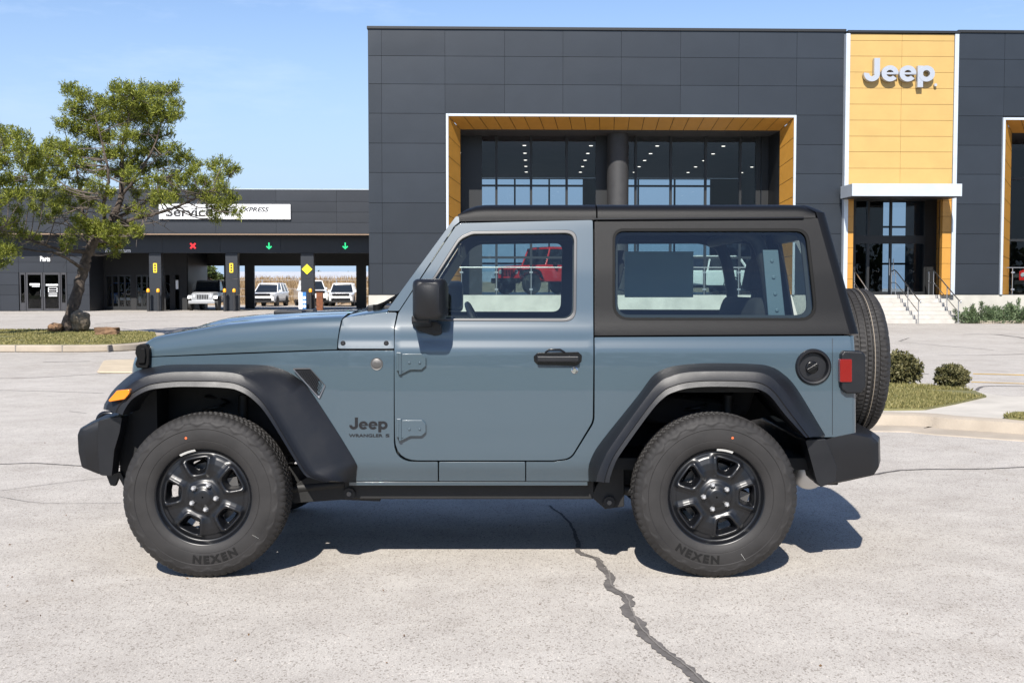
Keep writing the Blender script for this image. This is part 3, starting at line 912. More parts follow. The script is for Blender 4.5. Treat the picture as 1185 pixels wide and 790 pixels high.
# service signs
def on_service(name, bm, m, label, cat, group=None):
    for v in bm.verts: v.co = FS.world(*v.co)
    return tag(obj(name, bm, m), label, cat, group)
sg = thing('sign_board', 'long white service sign board on the low fascia, half hidden by pine branches', 'sign')
bm = BM()
a, b = FS.at(184, 253.5, -.15), FS.at(336, 236.5, -.15)
box(bm, a[0], b[0], -.15, -.02, a[2], b[2])
for v in bm.verts: v.co = FS.world(*v.co)
obj('board', bm, MAT['sign_white'], sg, bevel=.01)
def sign_text(s, px0, px1, py0, py1, v, m, parent, nm='lettering', shear=0.0, off=.02, frame=FS):
    bm = BM()
    vs, fs = text_verts(s, 1.0, ext=.01, offset=off, shear=shear)
    x0, x1 = min(q[0] for q in vs), max(q[0] for q in vs); y0, y1 = min(q[1] for q in vs), max(q[1] for q in vs)
    a, b = frame.at(px0, py1, v), frame.at(px1, py0, v)
    VV = [bm.verts.new(frame.world(a[0] + (q[0] - x0) / (x1 - x0) * (b[0] - a[0]), v - q[2] * .5, a[2] + (q[1] - y0) / (y1 - y0) * (b[2] - a[2]))) for q in vs]
    for f in fs:
        try: bm.faces.new([VV[i] for i in f])
        except ValueError: pass
    return obj(nm, bm, m, parent)
sign_text('Service', 192, 246, 240, 250.5, -.165, MAT['sign_text'], sg)
sign_text('EXPRESS', 277, 311, 239.8, 245, -.165, MAT['sign_text'], sg, shear=.25)
sign_text('LANE', 313, 328, 239.8, 245, -.165, mat('pale_lettering', (.62, .60, .58), .5), sg, shear=.25)
tag(sign_text('Parts', 46.5, 58, 296.5, 302.5, v1 - .03, MAT['sign_white'], None, 'door_sign', off=.03), 'small white lettering above the glass double doors', 'sign')
tag(sign_text('Rental return', 122, 151, 287.5, 292, v1 - .03, MAT['sign_white'], None, 'lane_sign', off=.02), 'small white lettering on the dark beam behind the pine foliage', 'sign')
bm = BM()
q = FS.at(136.5, 283.5, v1 - .05)
for r_ in (45, -45):
    vs_ = box(bm, q[0] - .19, q[0] + .19, q[1] - .03, q[1] + .02 + r_ * .0001, q[2] - .045, q[2] + .045)
    bmesh.ops.rotate(bm, verts=vs_, cent=q, matrix=Matrix.Rotation(R(r_), 3, 'Y'))
on_service('lane_signal', bm, MAT['red_lit'], 'red signal on the beam just above the white return lettering', 'signal', 'lane signals on the beam')
bm = BM()
q = FS.at(223.3, 284.5, v1 - .05)
for r_ in (45, -45):
    vs_ = box(bm, q[0] - .21, q[0] + .21, q[1] - .03, q[1] + .02 + r_ * .0001, q[2] - .05, q[2] + .05)
    bmesh.ops.rotate(bm, verts=vs_, cent=q, matrix=Matrix.Rotation(R(r_), 3, 'Y'))
on_service('lane_signal', bm, MAT['red_lit'], 'red cross signal on the beam above the lane holding the silver car', 'signal', 'lane signals on the beam')
for px_, lab in ((311.3, 'green arrow signal above the middle lane'), (399.5, 'green arrow signal above the lane next to the tall building')):
    bm = BM()
    q = FS.at(px_, 285, v1 - .05)
    box(bm, q[0] - .035, q[0] + .035, q[1] - .03, q[1] + .02, q[2] - .1, q[2] + .22)
    for sgn in (1, -1):
        vs_ = box(bm, q[0] - .035, q[0] + .20, q[1] - .033 - sgn * .002, q[1] + .022, q[2] - .165, q[2] - .095)
        bmesh.ops.rotate(bm, verts=vs_, cent=(q[0], q[1], q[2] - .13), matrix=Matrix.Rotation(R(-42) if sgn > 0 else R(222), 3, 'Y'))
    on_service('lane_signal', bm, MAT['green_lit'], lab, 'signal', 'lane signals on the beam')
for px_, lab in ((179.5, 'narrow yellow sign on the pillar beside the glazed bay'), (267.7, 'narrow yellow sign on the pillar beside the silver car')):
    t = thing('pillar_sign', lab, 'sign', group='yellow pillar signs')
    bm = BM(); q = FS.at(px_, 310, v1 - .06)
    pl = fillet([(q[0] - .11, q[2] - .28), (q[0] + .11, q[2] - .28), (q[0] + .11, q[2] + .28), (q[0] - .11, q[2] + .28)], .05, 4)
    prism(bm, [(w_.x, w_.y) for w_ in pl], 'Y', v1 - .075, v1 - .045)
    for v in bm.verts: v.co = FS.world(*v.co)
    obj('plate', bm, MAT['yellow'], t)
    bm = BM()
    for k in (-1, 0, 1): box(bm, q[0] - .05, q[0] + .05, v1 - .08, v1 - .074, q[2] + k * .15 - .05, q[2] + k * .15 + .05)
    for v in bm.verts: v.co = FS.world(*v.co)
    obj('marking', bm, MAT['sign_text'], t)
bm = BM(); q = FS.at(355.3, 311.5, v1 - .06)
prism(bm, [(q[0] - .31, q[2]), (q[0], q[2] - .31), (q[0] + .31, q[2]), (q[0], q[2] + .31)], 'Y', v1 - .075, v1 - .045)
on_service('diamond_sign', bm, MAT['yellow_bright'], 'plain yellow diamond sign on the pillar between the two open lanes', 'sign')
blab = ['black bollard with orange cap at the foot of the first pillar, on its glazed-bay side', 'black bollard with orange cap in front of the first pillar', 'black bollard with orange cap between the silver car and the second pillar', 'black bollard with orange cap in front of the second pillar', 'black bollard with orange cap in front of the diamond-sign pillar']
for (px_, lab) in zip((171.5, 183, 260, 271, 359.3), blab):
    t = thing('bollard', lab, 'bollard', group='bollards at the lane pillars')
    q = FS.at(px_, 340, v1 - .5)
    c_ = FS.world(q[0], v1 - .5)
    bm = BM(); lathe(bm, [(.0, 0.0), (.085, 0.0), (.085, 1.12), (.0, 1.12)], 16, 'Z', c_); obj('post', bm, MAT['bollard'], t, smooth=40)
    bm = BM(); lathe(bm, [(.09, 1.12), (.10, 1.16), (.10, 1.26), (.06, 1.33), (.0, 1.345)], 16, 'Z', c_); obj('cap', bm, MAT['orange_cap'], t, smooth=40)
t = thing('banner_stand', 'narrow blue and white banner stand beside the diamond-sign pillar', 'banner')
q0, q1 = FS.at(345.5, 338, .4), FS.at(354.3, 357, .4)
bm = BM(); box(bm, q0[0], q0[0] + .22, .4, .47, 0.02, q0[2]); [setattr(v, 'co', FS.world(*v.co)) for v in bm.verts]; obj('white_strip', bm, MAT['sign_white'], t)
bm = BM(); box(bm, q0[0] + .221, q1[0], .4, .47, 0.02, q0[2]); [setattr(v, 'co', FS.world(*v.co)) for v in bm.verts]; obj('blue_panel', bm, MAT['blue_ban'], t)
bm = BM()
for k in range(3):
    lathe(bm, [(.0, .39), (.09, .39), (.09, .41)], 14, 'Y', (q0[0] + .34, 0, .3 + .25 * k))
for v in bm.verts: v.co = FS.world(*v.co)
obj('emblem', bm, MAT['sign_white'], t)
bm = BM(); q0, q1 = FS.at(366, 339, .9), FS.at(373.5, 360, .9)
box(bm, q0[0], q1[0], .9, 1.2, 0, q0[2]); box(bm, q0[0] - .02, q1[0] + .02, .88, 1.22, q0[2] + .001, q0[2] + .04)
on_service('kiosk', bm, MAT['rust'], 'rust brown kiosk post beside the diamond-sign pillar', 'kiosk')

# ================================================================== OTHER VEHICLES
MAT.update(
    car_white=mat('white_car_paint', (0.74, 0.74, 0.73), 0.3, coat=1.0),
    car_silver=mat('silver_car_paint', (0.34, 0.35, 0.36), 0.3, coat=1.0, metal=.3),
    car_red=mat('red_car_paint', (0.52, 0.020, 0.018), 0.3, coat=1.0),
    car_blue=mat('blue_car_paint', (0.02, 0.11, 0.40), 0.3, coat=1.0),
    car_black=mat('black_car_paint', (0.012, 0.012, 0.014), 0.3, coat=1.0),
    car_window=mat('dark_car_window', (0.010, 0.013, 0.016), 0.05, spec=.8),
    car_tyre=mat('car_tyre', (0.020, 0.020, 0.020), 0.75),
    car_rim=mat('car_rim', (0.30, 0.30, 0.31), 0.3, metal=.8),
)
def rrect(cx, cz, hw, hz, r, n=3):
    return fillet([(cx - hw, cz - hz), (cx + hw, cz - hz), (cx + hw, cz + hz), (cx - hw, cz + hz)], r, n)
def make_car(name, label, loc, rz, paint, boxy=False, truck=False, roof=None, group=None, low=None):
    """front towards local -Y; every car: body, windows, roof, grille, lamps, bumper, mirrors, wheels"""
    t = thing(name, label, 'car', loc, rz, group)
    L = 4.6 if not boxy else 4.3
    if truck: L = 5.6
    f, r_ = -L / 2, L / 2
    zb = 1.02 if not boxy else 1.06
    roof = roof or paint
    low = low or MAT['plastic_dark']
    bm = BM()
    if boxy:
        st = [(f + .28, .60, .60, zb - .02), (f + .34, .64, .58, zb + .03), (f + 1.40, .76, .52, zb + .08), (f + 1.45, .78, .48, zb + .09), (r_ - .30, .79, .48, zb + .06), (r_ - .26, .77, .5, zb + .03)]
    else:
        st = [(f + .02, .70, .42, .80), (f + .12, .84, .34, .93), (f + .5, .92, .30, 1.0), (f + 1.25, .94, .28, 1.06), (r_ - .5, .94, .28, 1.08), (r_ - .12, .90, .34, 1.06), (r_ - .02, .82, .42, .98)]
    if truck:
        st = [(f + .02, .74, .5, 1.0), (f + .12, .88, .42, 1.12), (f + 1.3, .96, .40, 1.22), (f + 1.35, .97, .40, 1.24), (r_ - .1, .97, .42, 1.24), (r_ - .02, .94, .46, 1.20)]
        zb = 1.22
    secs = []
    for y, hw, z0, z1 in st:
        secs.append([(p.x, y, p.y) for p in rrect(0, (z0 + z1) / 2, hw, (z1 - z0) / 2, .10 if not boxy else .05)])
    loft(bm, secs, closed=True, cap=True)
    obj('body', bm, paint, t, smooth=40)
    # greenhouse
    bm = BM()
    if boxy: y0, y0t, y1, y1t, hw, hwt, zt_ = f + 1.5, f + 1.80, r_ - .32, r_ - .42, .75, .66, 1.80
    elif truck: y0, y0t, y1, y1t, hw, hwt, zt_ = f + 1.35, f + 2.0, r_ - 1.8, r_ - 2.1, .86, .70, 1.88
    else: y0, y0t, y1, y1t, hw, hwt, zt_ = f + 1.15, f + 1.95, r_ - .12, r_ - .55, .86, .68, 1.68
    zb2 = zb + .02
    base = [(-hw, y0, zb2), (hw, y0, zb2), (hw, y1, zb2), (-hw, y1, zb2)]
    top = [(-hwt, y0t, zt_), (hwt, y0t, zt_), (hwt, y1t, zt_), (-hwt, y1t, zt_)]
    loft(bm, [base, top], closed=True, cap=True)
    obj('windows', bm, MAT['car_window'], t, bevel=.02)
    bm = BM()
    secs = []
    for z, k in ((zt_ - .04, 1.02), (zt_ + .01, 1.02), (zt_ + .05, .94)):
        yc = (y0t + y1t) / 2
        secs.append([(p.x, p.y, z) for p in fillet([(-hwt * k, yc + (y0t - yc) * (k + .01)), (hwt * k, yc + (y0t - yc) * (k + .01)), (hwt * k, yc + (y1t - yc) * (k + .01)), (-hwt * k, yc + (y1t - yc) * (k + .01))], .12, 4)])
    loft(bm, secs, closed=True, cap=True)
    obj('roof', bm, roof, t, smooth=40)
    bm = BM()
    for s in (-1, 1):
        tube(bm, [(s * hw, y0 - .01, zb2 - .03), (s * (hwt + .01), y0t - .01, zt_)], .035, 6)
        tube(bm, [(s * (hw + .005), y1, zb2 - .03), (s * (hwt + .01), y1t, zt_)], .06 if not boxy else .05, 6)
        for q in ((.42,) if boxy else (.36, .68)):
            yb, yt = y0 + (y1 - y0) * (q + .05), y0t + (y1t - y0t) * q
            tube(bm, [(s * (hw + .003), yb, zb2 - .03), (s * (hwt + .008), yt, zt_)], .04, 6)
    obj('pillars', bm, roof if boxy else paint, t, smooth=50)
    # nose
    fz = zb - .18
    if boxy:
        bm = BM(); 
        pl = rrect(0, .82, .66, .21, .05); prism(bm, [(p.x, p.y) for p in pl], 'Y', f + .25, f + .30)
        g = obj('grille', bm, paint, t, bevel=.01)
        bm = BM()
        for k in range(-3, 4): box(bm, k * .10 - .030, k * .10 + .030, f + .235, f + .26, .70, .96)
        obj('slots', bm, MAT['gloss_black'], g)
        hl = [(.50, .86, .105)]
        bm = BM(); prism(bm, [(p.x, p.y) for p in rrect(0, .52, .80, .10, .05)], 'Y', f + .0, f + .22); obj('bumper', bm, low, t, bevel=.03)
        bm = BM()
        for s in (-1, 1):
            for yy in (f + .75, r_ - .85):
                pts = [(s * .80, yy - .50, .72), (s * .80, yy - .36, .92), (s * .80, yy + .30, .92), (s * .80, yy + .56, .55)]
                c = catmull(pts, 4)
                loft(bm, [[(p.x - s * .14, p.y, p.z + .02) for p in c], [(p.x + s * .10, p.y, p.z + .02) for p in c], [(p.x + s * .11, p.y, p.z - .06) for p in c]])
        obj('fenders', bm, paint if paint in (MAT['car_silver'], MAT['car_black']) else MAT['plastic_dark'], t, smooth=40)
        bm = BM(); lathe(bm, [(.0, r_ - .24), (.3, r_ - .24), (.39, r_ - .18), (.39, r_ - .06), (.3, r_), (.0, r_)], 24, 'Y', (0, 0, .95)); obj('spare_wheel', bm, MAT['car_tyre'], t, smooth=40)
    else:
        bm = BM(); prism(bm, [(p.x, p.y) for p in rrect(0, fz + .02, .62, .085, .03)], 'Y', f - .005, f + .10); g = obj('grille', bm, MAT['gloss_black'], t, bevel=.01)
        hl = [(.70, fz + .03, .12)]
        bm = BM(); prism(bm, [(p.x, p.y) for p in rrect(0, .52, .70, .09, .04)], 'Y', f - .015, f + .10); obj('bumper', bm, MAT['gloss_black'], t, bevel=.02)
        bm = BM(); prism(bm, [(p.x, p.y) for p in rrect(0, .35, .84, .07, .03)], 'Y', f + .0, f + .2)
        for s in (-1, 1): box(bm, s * .945 - .02, s * .945 + .02, f + .4, r_ - .2, .28, .40)
        obj('lower_trim', bm, low, t, bevel=.01)
    for hx, hz, hr in hl:
        for s in (-1, 1):
            bm = BM()
            if boxy: lathe(bm, [(.0, f + .215), (hr * .8, f + .22), (hr, f + .25), (hr, f + .3)], 16, 'Y', (s * hx, 0, hz))
            else: prism(bm, [(p.x, p.y) for p in rrect(s * hx, hz, .13, .05, .03)], 'Y', f + .01 , f + .25)
            obj('headlamp', bm, MAT['clear_lens'], t, smooth=40)
    for s in (-1, 1):
        bm = BM(); box(bm, s * (hw + .10) - .10, s * (hw + .10) + .10, y0 + .35, y0 + .45, zb + .02, zb + .18)
        obj('wing_mirror', bm, MAT['plastic_dark'] if boxy else paint, t, bevel=.03)
    wr = .40 if (boxy or truck) else .36
    for yy in (f + (.75 if boxy else .92), r_ - (.85 if boxy else .95)):
        for s in (-1, 1):
            bm = BM()
            lathe(bm, [(wr * .62, s * .96 if not boxy else s * .93), (wr * .95, s * .95 if not boxy else s * .92), (wr, s * .90), (wr, s * .72), (wr * .6, s * .70)], 26, 'X', (0, yy, wr))
            w = obj('wheel', bm, MAT['car_tyre'], t, smooth=40)
            bm = BM()
            xx = s * (.955 if not boxy else .925)
            for k in range(5):
                vs_ = box(bm, min(xx, xx - s * .03), max(xx, xx - s * .03), yy - .035, yy + .035, wr, wr + wr * .6)
                bmesh.ops.rotate(bm, verts=vs_, cent=(xx, yy, wr), matrix=Matrix.Rotation(R(72 * k), 3, 'X'))
            lathe(bm, [(wr * .56, xx), (wr * .63, xx), (wr * .63, xx - s * .08), (wr * .5, xx - s * .1)], 22, 'X', (0, yy, wr))
            obj('rim', bm, MAT['car_rim'], w, smooth=40)
            if not boxy:
                bm = BM()
                lathe(bm, [(wr + .02, s * .905), (wr + .07, s * .952), (wr + .02, s * .953)], 26, 'X', (0, yy, wr + .01))
                for fc in [q for q in bm.faces if len(q.verts) > 8]: bm.faces.remove(fc)
                obj('arch', bm, low, w)
    return t
p = FB.world(FB.u(632, 5.3), 5.3, ZP)
red_ = make_car('red_off_road_car', 'red off-road car on the podium seen through the parked car\'s door window', p, R(-52), MAT['car_red'], boxy=True)
red_.scale = (1.14, 1.14, 1.14)
p = FB.world(FB.u(806, 5.2), 5.2, ZP)
make_car('white_suv', 'white estate car on the podium seen through the hardtop\'s quarter window', p, R(-80), MAT['car_white'])
p = FB.world(FB.u(1212, 5.2), 5.2, ZP)
make_car('red_off_road_car', 'dark red car in the second portal behind the short glass balustrade', p, R(-40), MAT['car_red'], boxy=True)
p = FS.world(FS.u(237.5, 3.4), 4.6)
make_car('silver_off_road_car', 'silver off-road car with black top facing out of the red-cross lane', p, R(1), MAT['car_silver'], boxy=True, roof=MAT['car_black'], low=MAT['car_silver'])
p = W(311, 345, 87); make_car('white_suv', 'white estate car turned slightly, seen through the middle lane', (p.x + .1, 87, 0), R(-3), MAT['car_white'])
p = W(360, 345, 88); make_car('white_pickup', 'white pickup mostly hidden behind the diamond-sign pillar', (p.x, 88, 0), R(18), MAT['car_white'], truck=True)
p = W(397, 345, 87); make_car('white_suv', 'white estate car facing straight out in the lane next to the tall building', (p.x, 87, 0), R(4), MAT['car_white'])
p = FS.world(FS.u(137, 7), 7.2); make_car('reflected_blue_car', 'blue car added behind the glazed bay, standing in for a reflection in its panes', p, R(-70), MAT['car_blue'])  # added inside the bay in place of a parked car's reflection in the glass
p = FS.world(FS.u(168, 7), 7.0); make_car('white_car', 'white car behind the glazed bay, beside the first yellow-sign pillar', p, R(-10), MAT['car_white'])
bm = BM(); box(bm, FS.u(100, 10), FS.u(216, 10), 10.2, 10.4, 0, z_fb - .01); V_('inner_wall', bm, MAT['dark_in'])
# ================================================================== PLANTING, ISLANDS, MARKS ON THE GROUND
def leaf_mat(name, c0, c1, trans=.35):
    m, n, l, b = new_mat(name)
    geo = n.new('ShaderNodeNewGeometry')
    rp = n.new('ShaderNodeValToRGB')
    rp.color_ramp.elements[0].color = (*c0, 1); rp.color_ramp.elements[1].color = (*c1, 1)
    l.new(geo.outputs['Random Per Island'], rp.inputs['Fac'])
    l.new(rp.outputs['Color'], b.inputs['Base Color'])
    b.inputs['Roughness'].default_value = .55
    b.inputs['Specular IOR Level'].default_value = .3
    tr = n.new('ShaderNodeBsdfTranslucent')
    l.new(rp.outputs['Color'], tr.inputs['Color'])
    mx = n.new('ShaderNodeMixShader'); mx.inputs[0].default_value = trans
    l.new(b.outputs[0], mx.inputs[1]); l.new(tr.outputs[0], mx.inputs[2])
    l.new(mx.outputs[0], n['Material Output'].inputs['Surface'])
    return m
MAT.update(
    needles=leaf_mat('pine_needles', (0.060, 0.088, 0.012), (0.330, 0.350, 0.055), .38),
    bark=mat('pine_bark', (0.075, 0.058, 0.046), .95, var=.55, vscale=9, bump=1.0, bscale=16, detail=8),
    twig=mat('grey_twig', (0.11, 0.09, 0.075), .9),
    shrub=leaf_mat('shrub_leaves', (0.045, 0.050, 0.018), (0.190, 0.170, 0.075), .25),
    juniper=leaf_mat('juniper_leaves', (0.050, 0.085, 0.040), (0.17, 0.22, 0.11), .2),
    grass=leaf_mat('grass_blades', (0.115, 0.120, 0.032), (0.36, 0.31, 0.13), .3),
    drygrass=leaf_mat('dry_grass_blades', (0.20, 0.13, 0.065), (0.46, 0.34, 0.20), .3),
    farleaf=leaf_mat('far_leaves', (0.030, 0.050, 0.014), (0.09, 0.12, 0.035), .2),
    soil=mat('island_soil', (0.15, 0.14, 0.055), .95, var=.3, vscale=4),
    drysoil=mat('dry_bank_soil', (0.33, 0.24, 0.15), .95, var=.3, vscale=1.5),
    rock=mat('sandstone', (0.17, 0.10, 0.055), .9, var=.45, vscale=3.5, bump=.8, bscale=8, detail=8),
    rock_grey=mat('grey_sandstone', (0.15, 0.12, 0.085), .9, var=.5, vscale=3, bump=.8, bscale=7, detail=8),
    crack=mat('crack_filler', (0.105, 0.095, 0.088), .95, var=.35, vscale=14),
    thin_crack=mat('thin_crack', (0.17, 0.155, 0.14), .95),
    line=mat('worn_yellow_line', (0.55, 0.34, 0.07), .8, var=.35, vscale=2.5),
    galv=mat('galvanised_metal', (0.42, 0.42, 0.43), .5, metal=.6),
    shed_roof=mat('grey_shed_roof', (0.42, 0.43, 0.45), .5, var=.08, vscale=.4),
)
def rnd_unit(rg):
    while True:
        v = Vector((rg.uniform(-1, 1), rg.uniform(-1, 1), rg.uniform(-1, 1)))
        if .05 < v.length < 1: return v.normalized()
class Leaves:
    """many leaf-sized faces in one mesh"""
    def __init__(s): s.v, s.f = [], []
    def blade(s, p, d, length, w, rg):
        side = d.cross(rnd_unit(rg))
        if side.length < 1e-3: return
        side.normalize()
        q = p + d * length
        k = len(s.v)
        m_ = p.lerp(q, .5)
        s.v += [tuple(p), tuple(m_ + side * w * .5), tuple(q), tuple(m_ - side * w * .5)]
        s.f.append((k, k + 1, k + 2, k + 3))
    def build(s, name, m, parent=None):
        me = bpy.data.meshes.new(name)
        me.from_pydata(s.v, [], s.f)
        me.materials.append(m)
        o = bpy.data.objects.new(name, me); COL.objects.link(o)
        if parent: o.parent = parent
        return o

def pine(name, label, base, trunk, limbs, pads, seed, group, density=1.0, bare=()):
    """trunk/limbs: lists of (px, py, Y, radius); pads: (px, py, Y, r)"""
    rg = random.Random(seed)
    t = thing(name, label, 'tree', (0, 0, 0), 0, group)
    def P(a): return W(a[0], a[1], a[2])
    paths = []
    bm = BM()
    for li, path in enumerate([trunk] + limbs):
        c = catmull([P(a) for a in path], 6)
        rs = np.interp(np.linspace(0, 1, len(c)), np.linspace(0, 1, len(path)), [a[3] * (.58 if li == 0 else .50) for a in path])
        jit = .02 if li == 0 else .05
        c2 = [p + Vector((rg.uniform(-1, 1), rg.uniform(-1, 1), rg.uniform(-1, 1))) * (min(jit, r * .35)) for p, r in zip(c, rs)]
        tube(bm, c2, [float(r) * rg.uniform(.9, 1.1) for r in rs], 12 if li == 0 else 7)
        paths.append((c2, rs))
    obj('trunk', bm, MAT['bark'], t, smooth=60)
    # branches out to every pad
    allp = [(p, float(r)) for c, rs in paths for p, r in zip(c, rs)]
    bm = BM(); lv = Leaves()
    tips = []
    for pad in pads:
        c = P(pad); r = pad[3]
        best = min(allp, key=lambda a: (a[0] - c).length + max(0, a[0].z - c.z) * 1.2)
        st = best[0]
        mid = st.lerp(c, .5) + Vector((rg.uniform(-.2, .2), rg.uniform(-.2, .2), rg.uniform(-.25, .05)))
        cc = catmull([st, mid, c], 4)
        r0 = min(best[1] * .6, .06)
        tube(bm, cc, list(np.linspace(r0, .012, len(cc))), 5, caps=False)
        n_t = max(9, int(36 * (r / .3) ** 2 * density))
        for k in range(n_t):
            d = rnd_unit(rg)
            q = c + Vector((d.x * r, d.y * r, d.z * r * .62)) * (rg.random() ** .45) * 1.15
            tips.append((q, r))
            if rg.random() < .30:
                s0 = c + (q - c) * .15 + Vector((0, 0, -.05))
                tube(bm, [s0, s0.lerp(q, .6) + Vector((0, 0, -.03)), q], [.011, .008, .004], 4, caps=False)
    for path in bare:      # bare dead twigs
        cc = catmull([P(a) for a in path], 4)
        tube(bm, cc, list(np.linspace(.022, .006, len(cc))), 4, caps=False)
        for k in range(10):
            a = cc[rg.randrange(1, len(cc))]
            d = rnd_unit(rg); d.z = d.z * .6 + .1
            e = a + d * rg.uniform(.25, .7)
            tube(bm, [a, a.lerp(e, .5) + rnd_unit(rg) * .05, e], [.010, .007, .003], 3, caps=False)
    for k in range(70 if bare else 20):      # fine dead twigs inside the crown
        c_, rs_ = paths[rg.randrange(len(paths))]
        a = c_[rg.randrange(len(c_) // 3, len(c_))]
        if a.z < 2.4: continue
        d = rnd_unit(rg); d.z = d.z * .5 + .15
        e = a + d * rg.uniform(.5, 1.2)
        m1 = a.lerp(e, .5) + rnd_unit(rg) * .08
        tube(bm, [a, m1, e], [.016, .010, .004], 4, caps=False)
        for q in range(4):
            b0 = m1.lerp(e, rg.random()); b1 = b0 + (d + rnd_unit(rg)).normalized() * rg.uniform(.2, .45)
            tube(bm, [b0, b1], [.007, .003], 3, caps=False)
    obj('branches', bm, MAT['twig'], t, smooth=60)
    for q, r in tips:
        ax = Vector((rg.uniform(-.6, .6), rg.uniform(-.6, .6), rg.uniform(.25, 1.0))).normalized()
        s_ = rg.uniform(.75, 1.2)
        for k in range(30):
            d = (ax * .75 + rnd_unit(rg)).normalized()
            o_ = q + ax * rg.uniform(-.14, .14) * s_ + rnd_unit(rg) * .03
            lv.blade(o_, d, rg.uniform(.065, .135) * s_, .022, rg)
    lv.build('crown', MAT['needles'], t)
    return t

TY = 33.0
def pads_from(spec, seed, Y0, spread):
    rg = random.Random(seed)
    out = []
    for x, y, rpx in spec:
        r = rpx * Y0 / F
        out.append((x, y, Y0 + rg.uniform(-spread, spread), r))
    return out
main_pads = [
    # top of the crown
    (80, 97, 11), (96, 105, 12), (112, 112, 12), (140, 95, 12), (152, 103, 14), (168, 100, 14), (186, 100, 13), (200, 98, 10), (205, 112, 9),
    (128, 112, 14), (146, 120, 16), (166, 118, 16), (186, 120, 14), (82, 122, 10), (96, 128, 12), (112, 134, 14), (130, 136, 15), (150, 138, 15), (172, 138, 15), (194, 136, 12), (204, 128, 9),
    (74, 144, 11), (90, 148, 13), (106, 154, 14), (124, 158, 14), (146, 158, 13), (168, 158, 14), (186, 156, 12),
    (62, 170, 12), (78, 172, 13), (94, 176, 13), (52, 180, 10), (112, 182, 11), (158, 176, 12), (180, 174, 13), (198, 172, 10),
    (150, 190, 13), (136, 200, 12), (166, 196, 12), (184, 190, 12), (206, 186, 10), (216, 182, 9), (196, 206, 10), (226, 190, 8),
    (56, 198, 10), (74, 204, 10), (150, 214, 9), (210, 206, 9), (222, 200, 8),
    # right limb
    (246, 192, 9), (258, 190, 8), (252, 204, 9), (266, 200, 8), (240, 212, 10), (250, 222, 10), (262, 216, 9), (272, 196, 6), (238, 228, 9), (258, 234, 10), (270, 230, 8), (245, 240, 9), (262, 244, 9), (276, 246, 7), (250, 252, 7), (226, 222, 8), (184, 226, 9), (196, 230, 8), (178, 234, 8), (206, 228, 7),
    (200, 216, 8),
    # low front
    (100, 262, 11), (114, 264, 13), (130, 268, 14), (146, 266, 12), (158, 268, 9), (120, 280, 12), (136, 280, 11), (132, 292, 8), (108, 274, 9), (84, 270, 8), (78, 280, 7), (76, 288, 7), (40, 276, 8), (60, 238, 9), (72, 232, 9), (86, 240, 9), (96, 230, 9), (106, 236, 8), (66, 246, 7),
]
main_pads = [(x, y + (7 if y < 120 else 5 if y < 135 else 0), r) for x, y, r in main_pads]
main_pads += [(44, 192, 9), (64, 186, 10), (84, 190, 11), (100, 194, 10), (118, 200, 10), (92, 212, 10), (110, 214, 9), (62, 214, 9), (46, 208, 8), (78, 222, 9), (128, 178, 11), (140, 178, 11),
              (124, 222, 9), (158, 224, 8), (168, 214, 9), (182, 208, 10), (150, 202, 10), (50, 226, 9), (40, 240, 8), (52, 252, 8), (90, 256, 8), (118, 244, 7), (150, 240, 7), (166, 246, 7), (230, 208, 8), (216, 214, 8)]
main_trunk = [(73, 390, TY, .40), (82, 366, TY, .31), (90, 335, TY, .27), (97, 310, TY, .25), (103, 292, TY, .23), (112, 276, TY, .20), (128, 256, TY, .17), (139, 232, TY, .15), (142, 205, TY, .12), (141, 175, TY, .09), (148, 140, TY, .06), (156, 112, TY, .03)]
main_limbs = [
    [(112, 276, TY, .15), (132, 262, TY - .3, .12), (160, 252, TY - .6, .10), (190, 245, TY - .8, .08), (222, 232, TY - .9, .06), (250, 218, TY - .9, .03)],
    [(128, 256, TY, .12), (160, 240, TY + .5, .09), (180, 222, TY + .8, .06), (200, 196, TY + .9, .03)],
    [(103, 292, TY, .15), (80, 290, TY - .3, .10), (60, 286, TY - .5, .08), (36, 278, TY - .7, .06), (14, 274, TY - .8, .03)],
    [(97, 312, TY, .12), (84, 303, TY - .6, .09), (62, 292, TY - 1.0, .07), (40, 290, TY - 1.2, .05), (0, 281, TY - 1.5, .03)],
    [(108, 280, TY, .14), (104, 262, TY + .5, .10), (94, 240, TY + .8, .08), (90, 205, TY + 1.0, .06), (84, 172, TY + 1.0, .03)],
    [(122, 262, TY, .12), (120, 235, TY - .7, .10), (126, 205, TY - 1.0, .08), (118, 165, TY - 1.0, .05), (110, 135, TY - 1.0, .03)],
    [(139, 228, TY, .10), (158, 205, TY - .4, .08), (178, 170, TY - .5, .05), (190, 130, TY - .5, .03)],
    [(141, 215, TY, .08), (166, 206, TY, .06), (196, 204, TY, .04), (218, 190, TY, .02)],
]
bare = [[(104, 284, TY, 0), (80, 262, TY - .5, 0), (52, 256, TY - .8, 0)], [(104, 280, TY, 0), (70, 272, TY + .5, 0), (30, 266, TY + .8, 0)], [(118, 262, TY, 0), (90, 250, TY - .9, 0), (66, 262, TY - 1.2, 0)],
        [(126, 256, TY, 0), (150, 262, TY - .9, 0), (176, 258, TY - 1.1, 0)], [(130, 250, TY, 0), (112, 232, TY - .9, 0), (84, 226, TY - 1.0, 0)], [(140, 236, TY, 0), (166, 250, TY, 0), (190, 262, TY, 0)],
        [(136, 246, TY, 0), (158, 236, TY - .8, 0), (172, 224, TY - 1, 0)], [(112, 270, TY, 0), (100, 248, TY - .5, 0), (110, 214, TY - .5, 0)], [(106, 276, TY, 0), (76, 256, TY, 0), (64, 230, TY, 0)], [(120, 262, TY, 0), (140, 272, TY - 1, 0), (166, 274, TY - 1.2, 0)]]
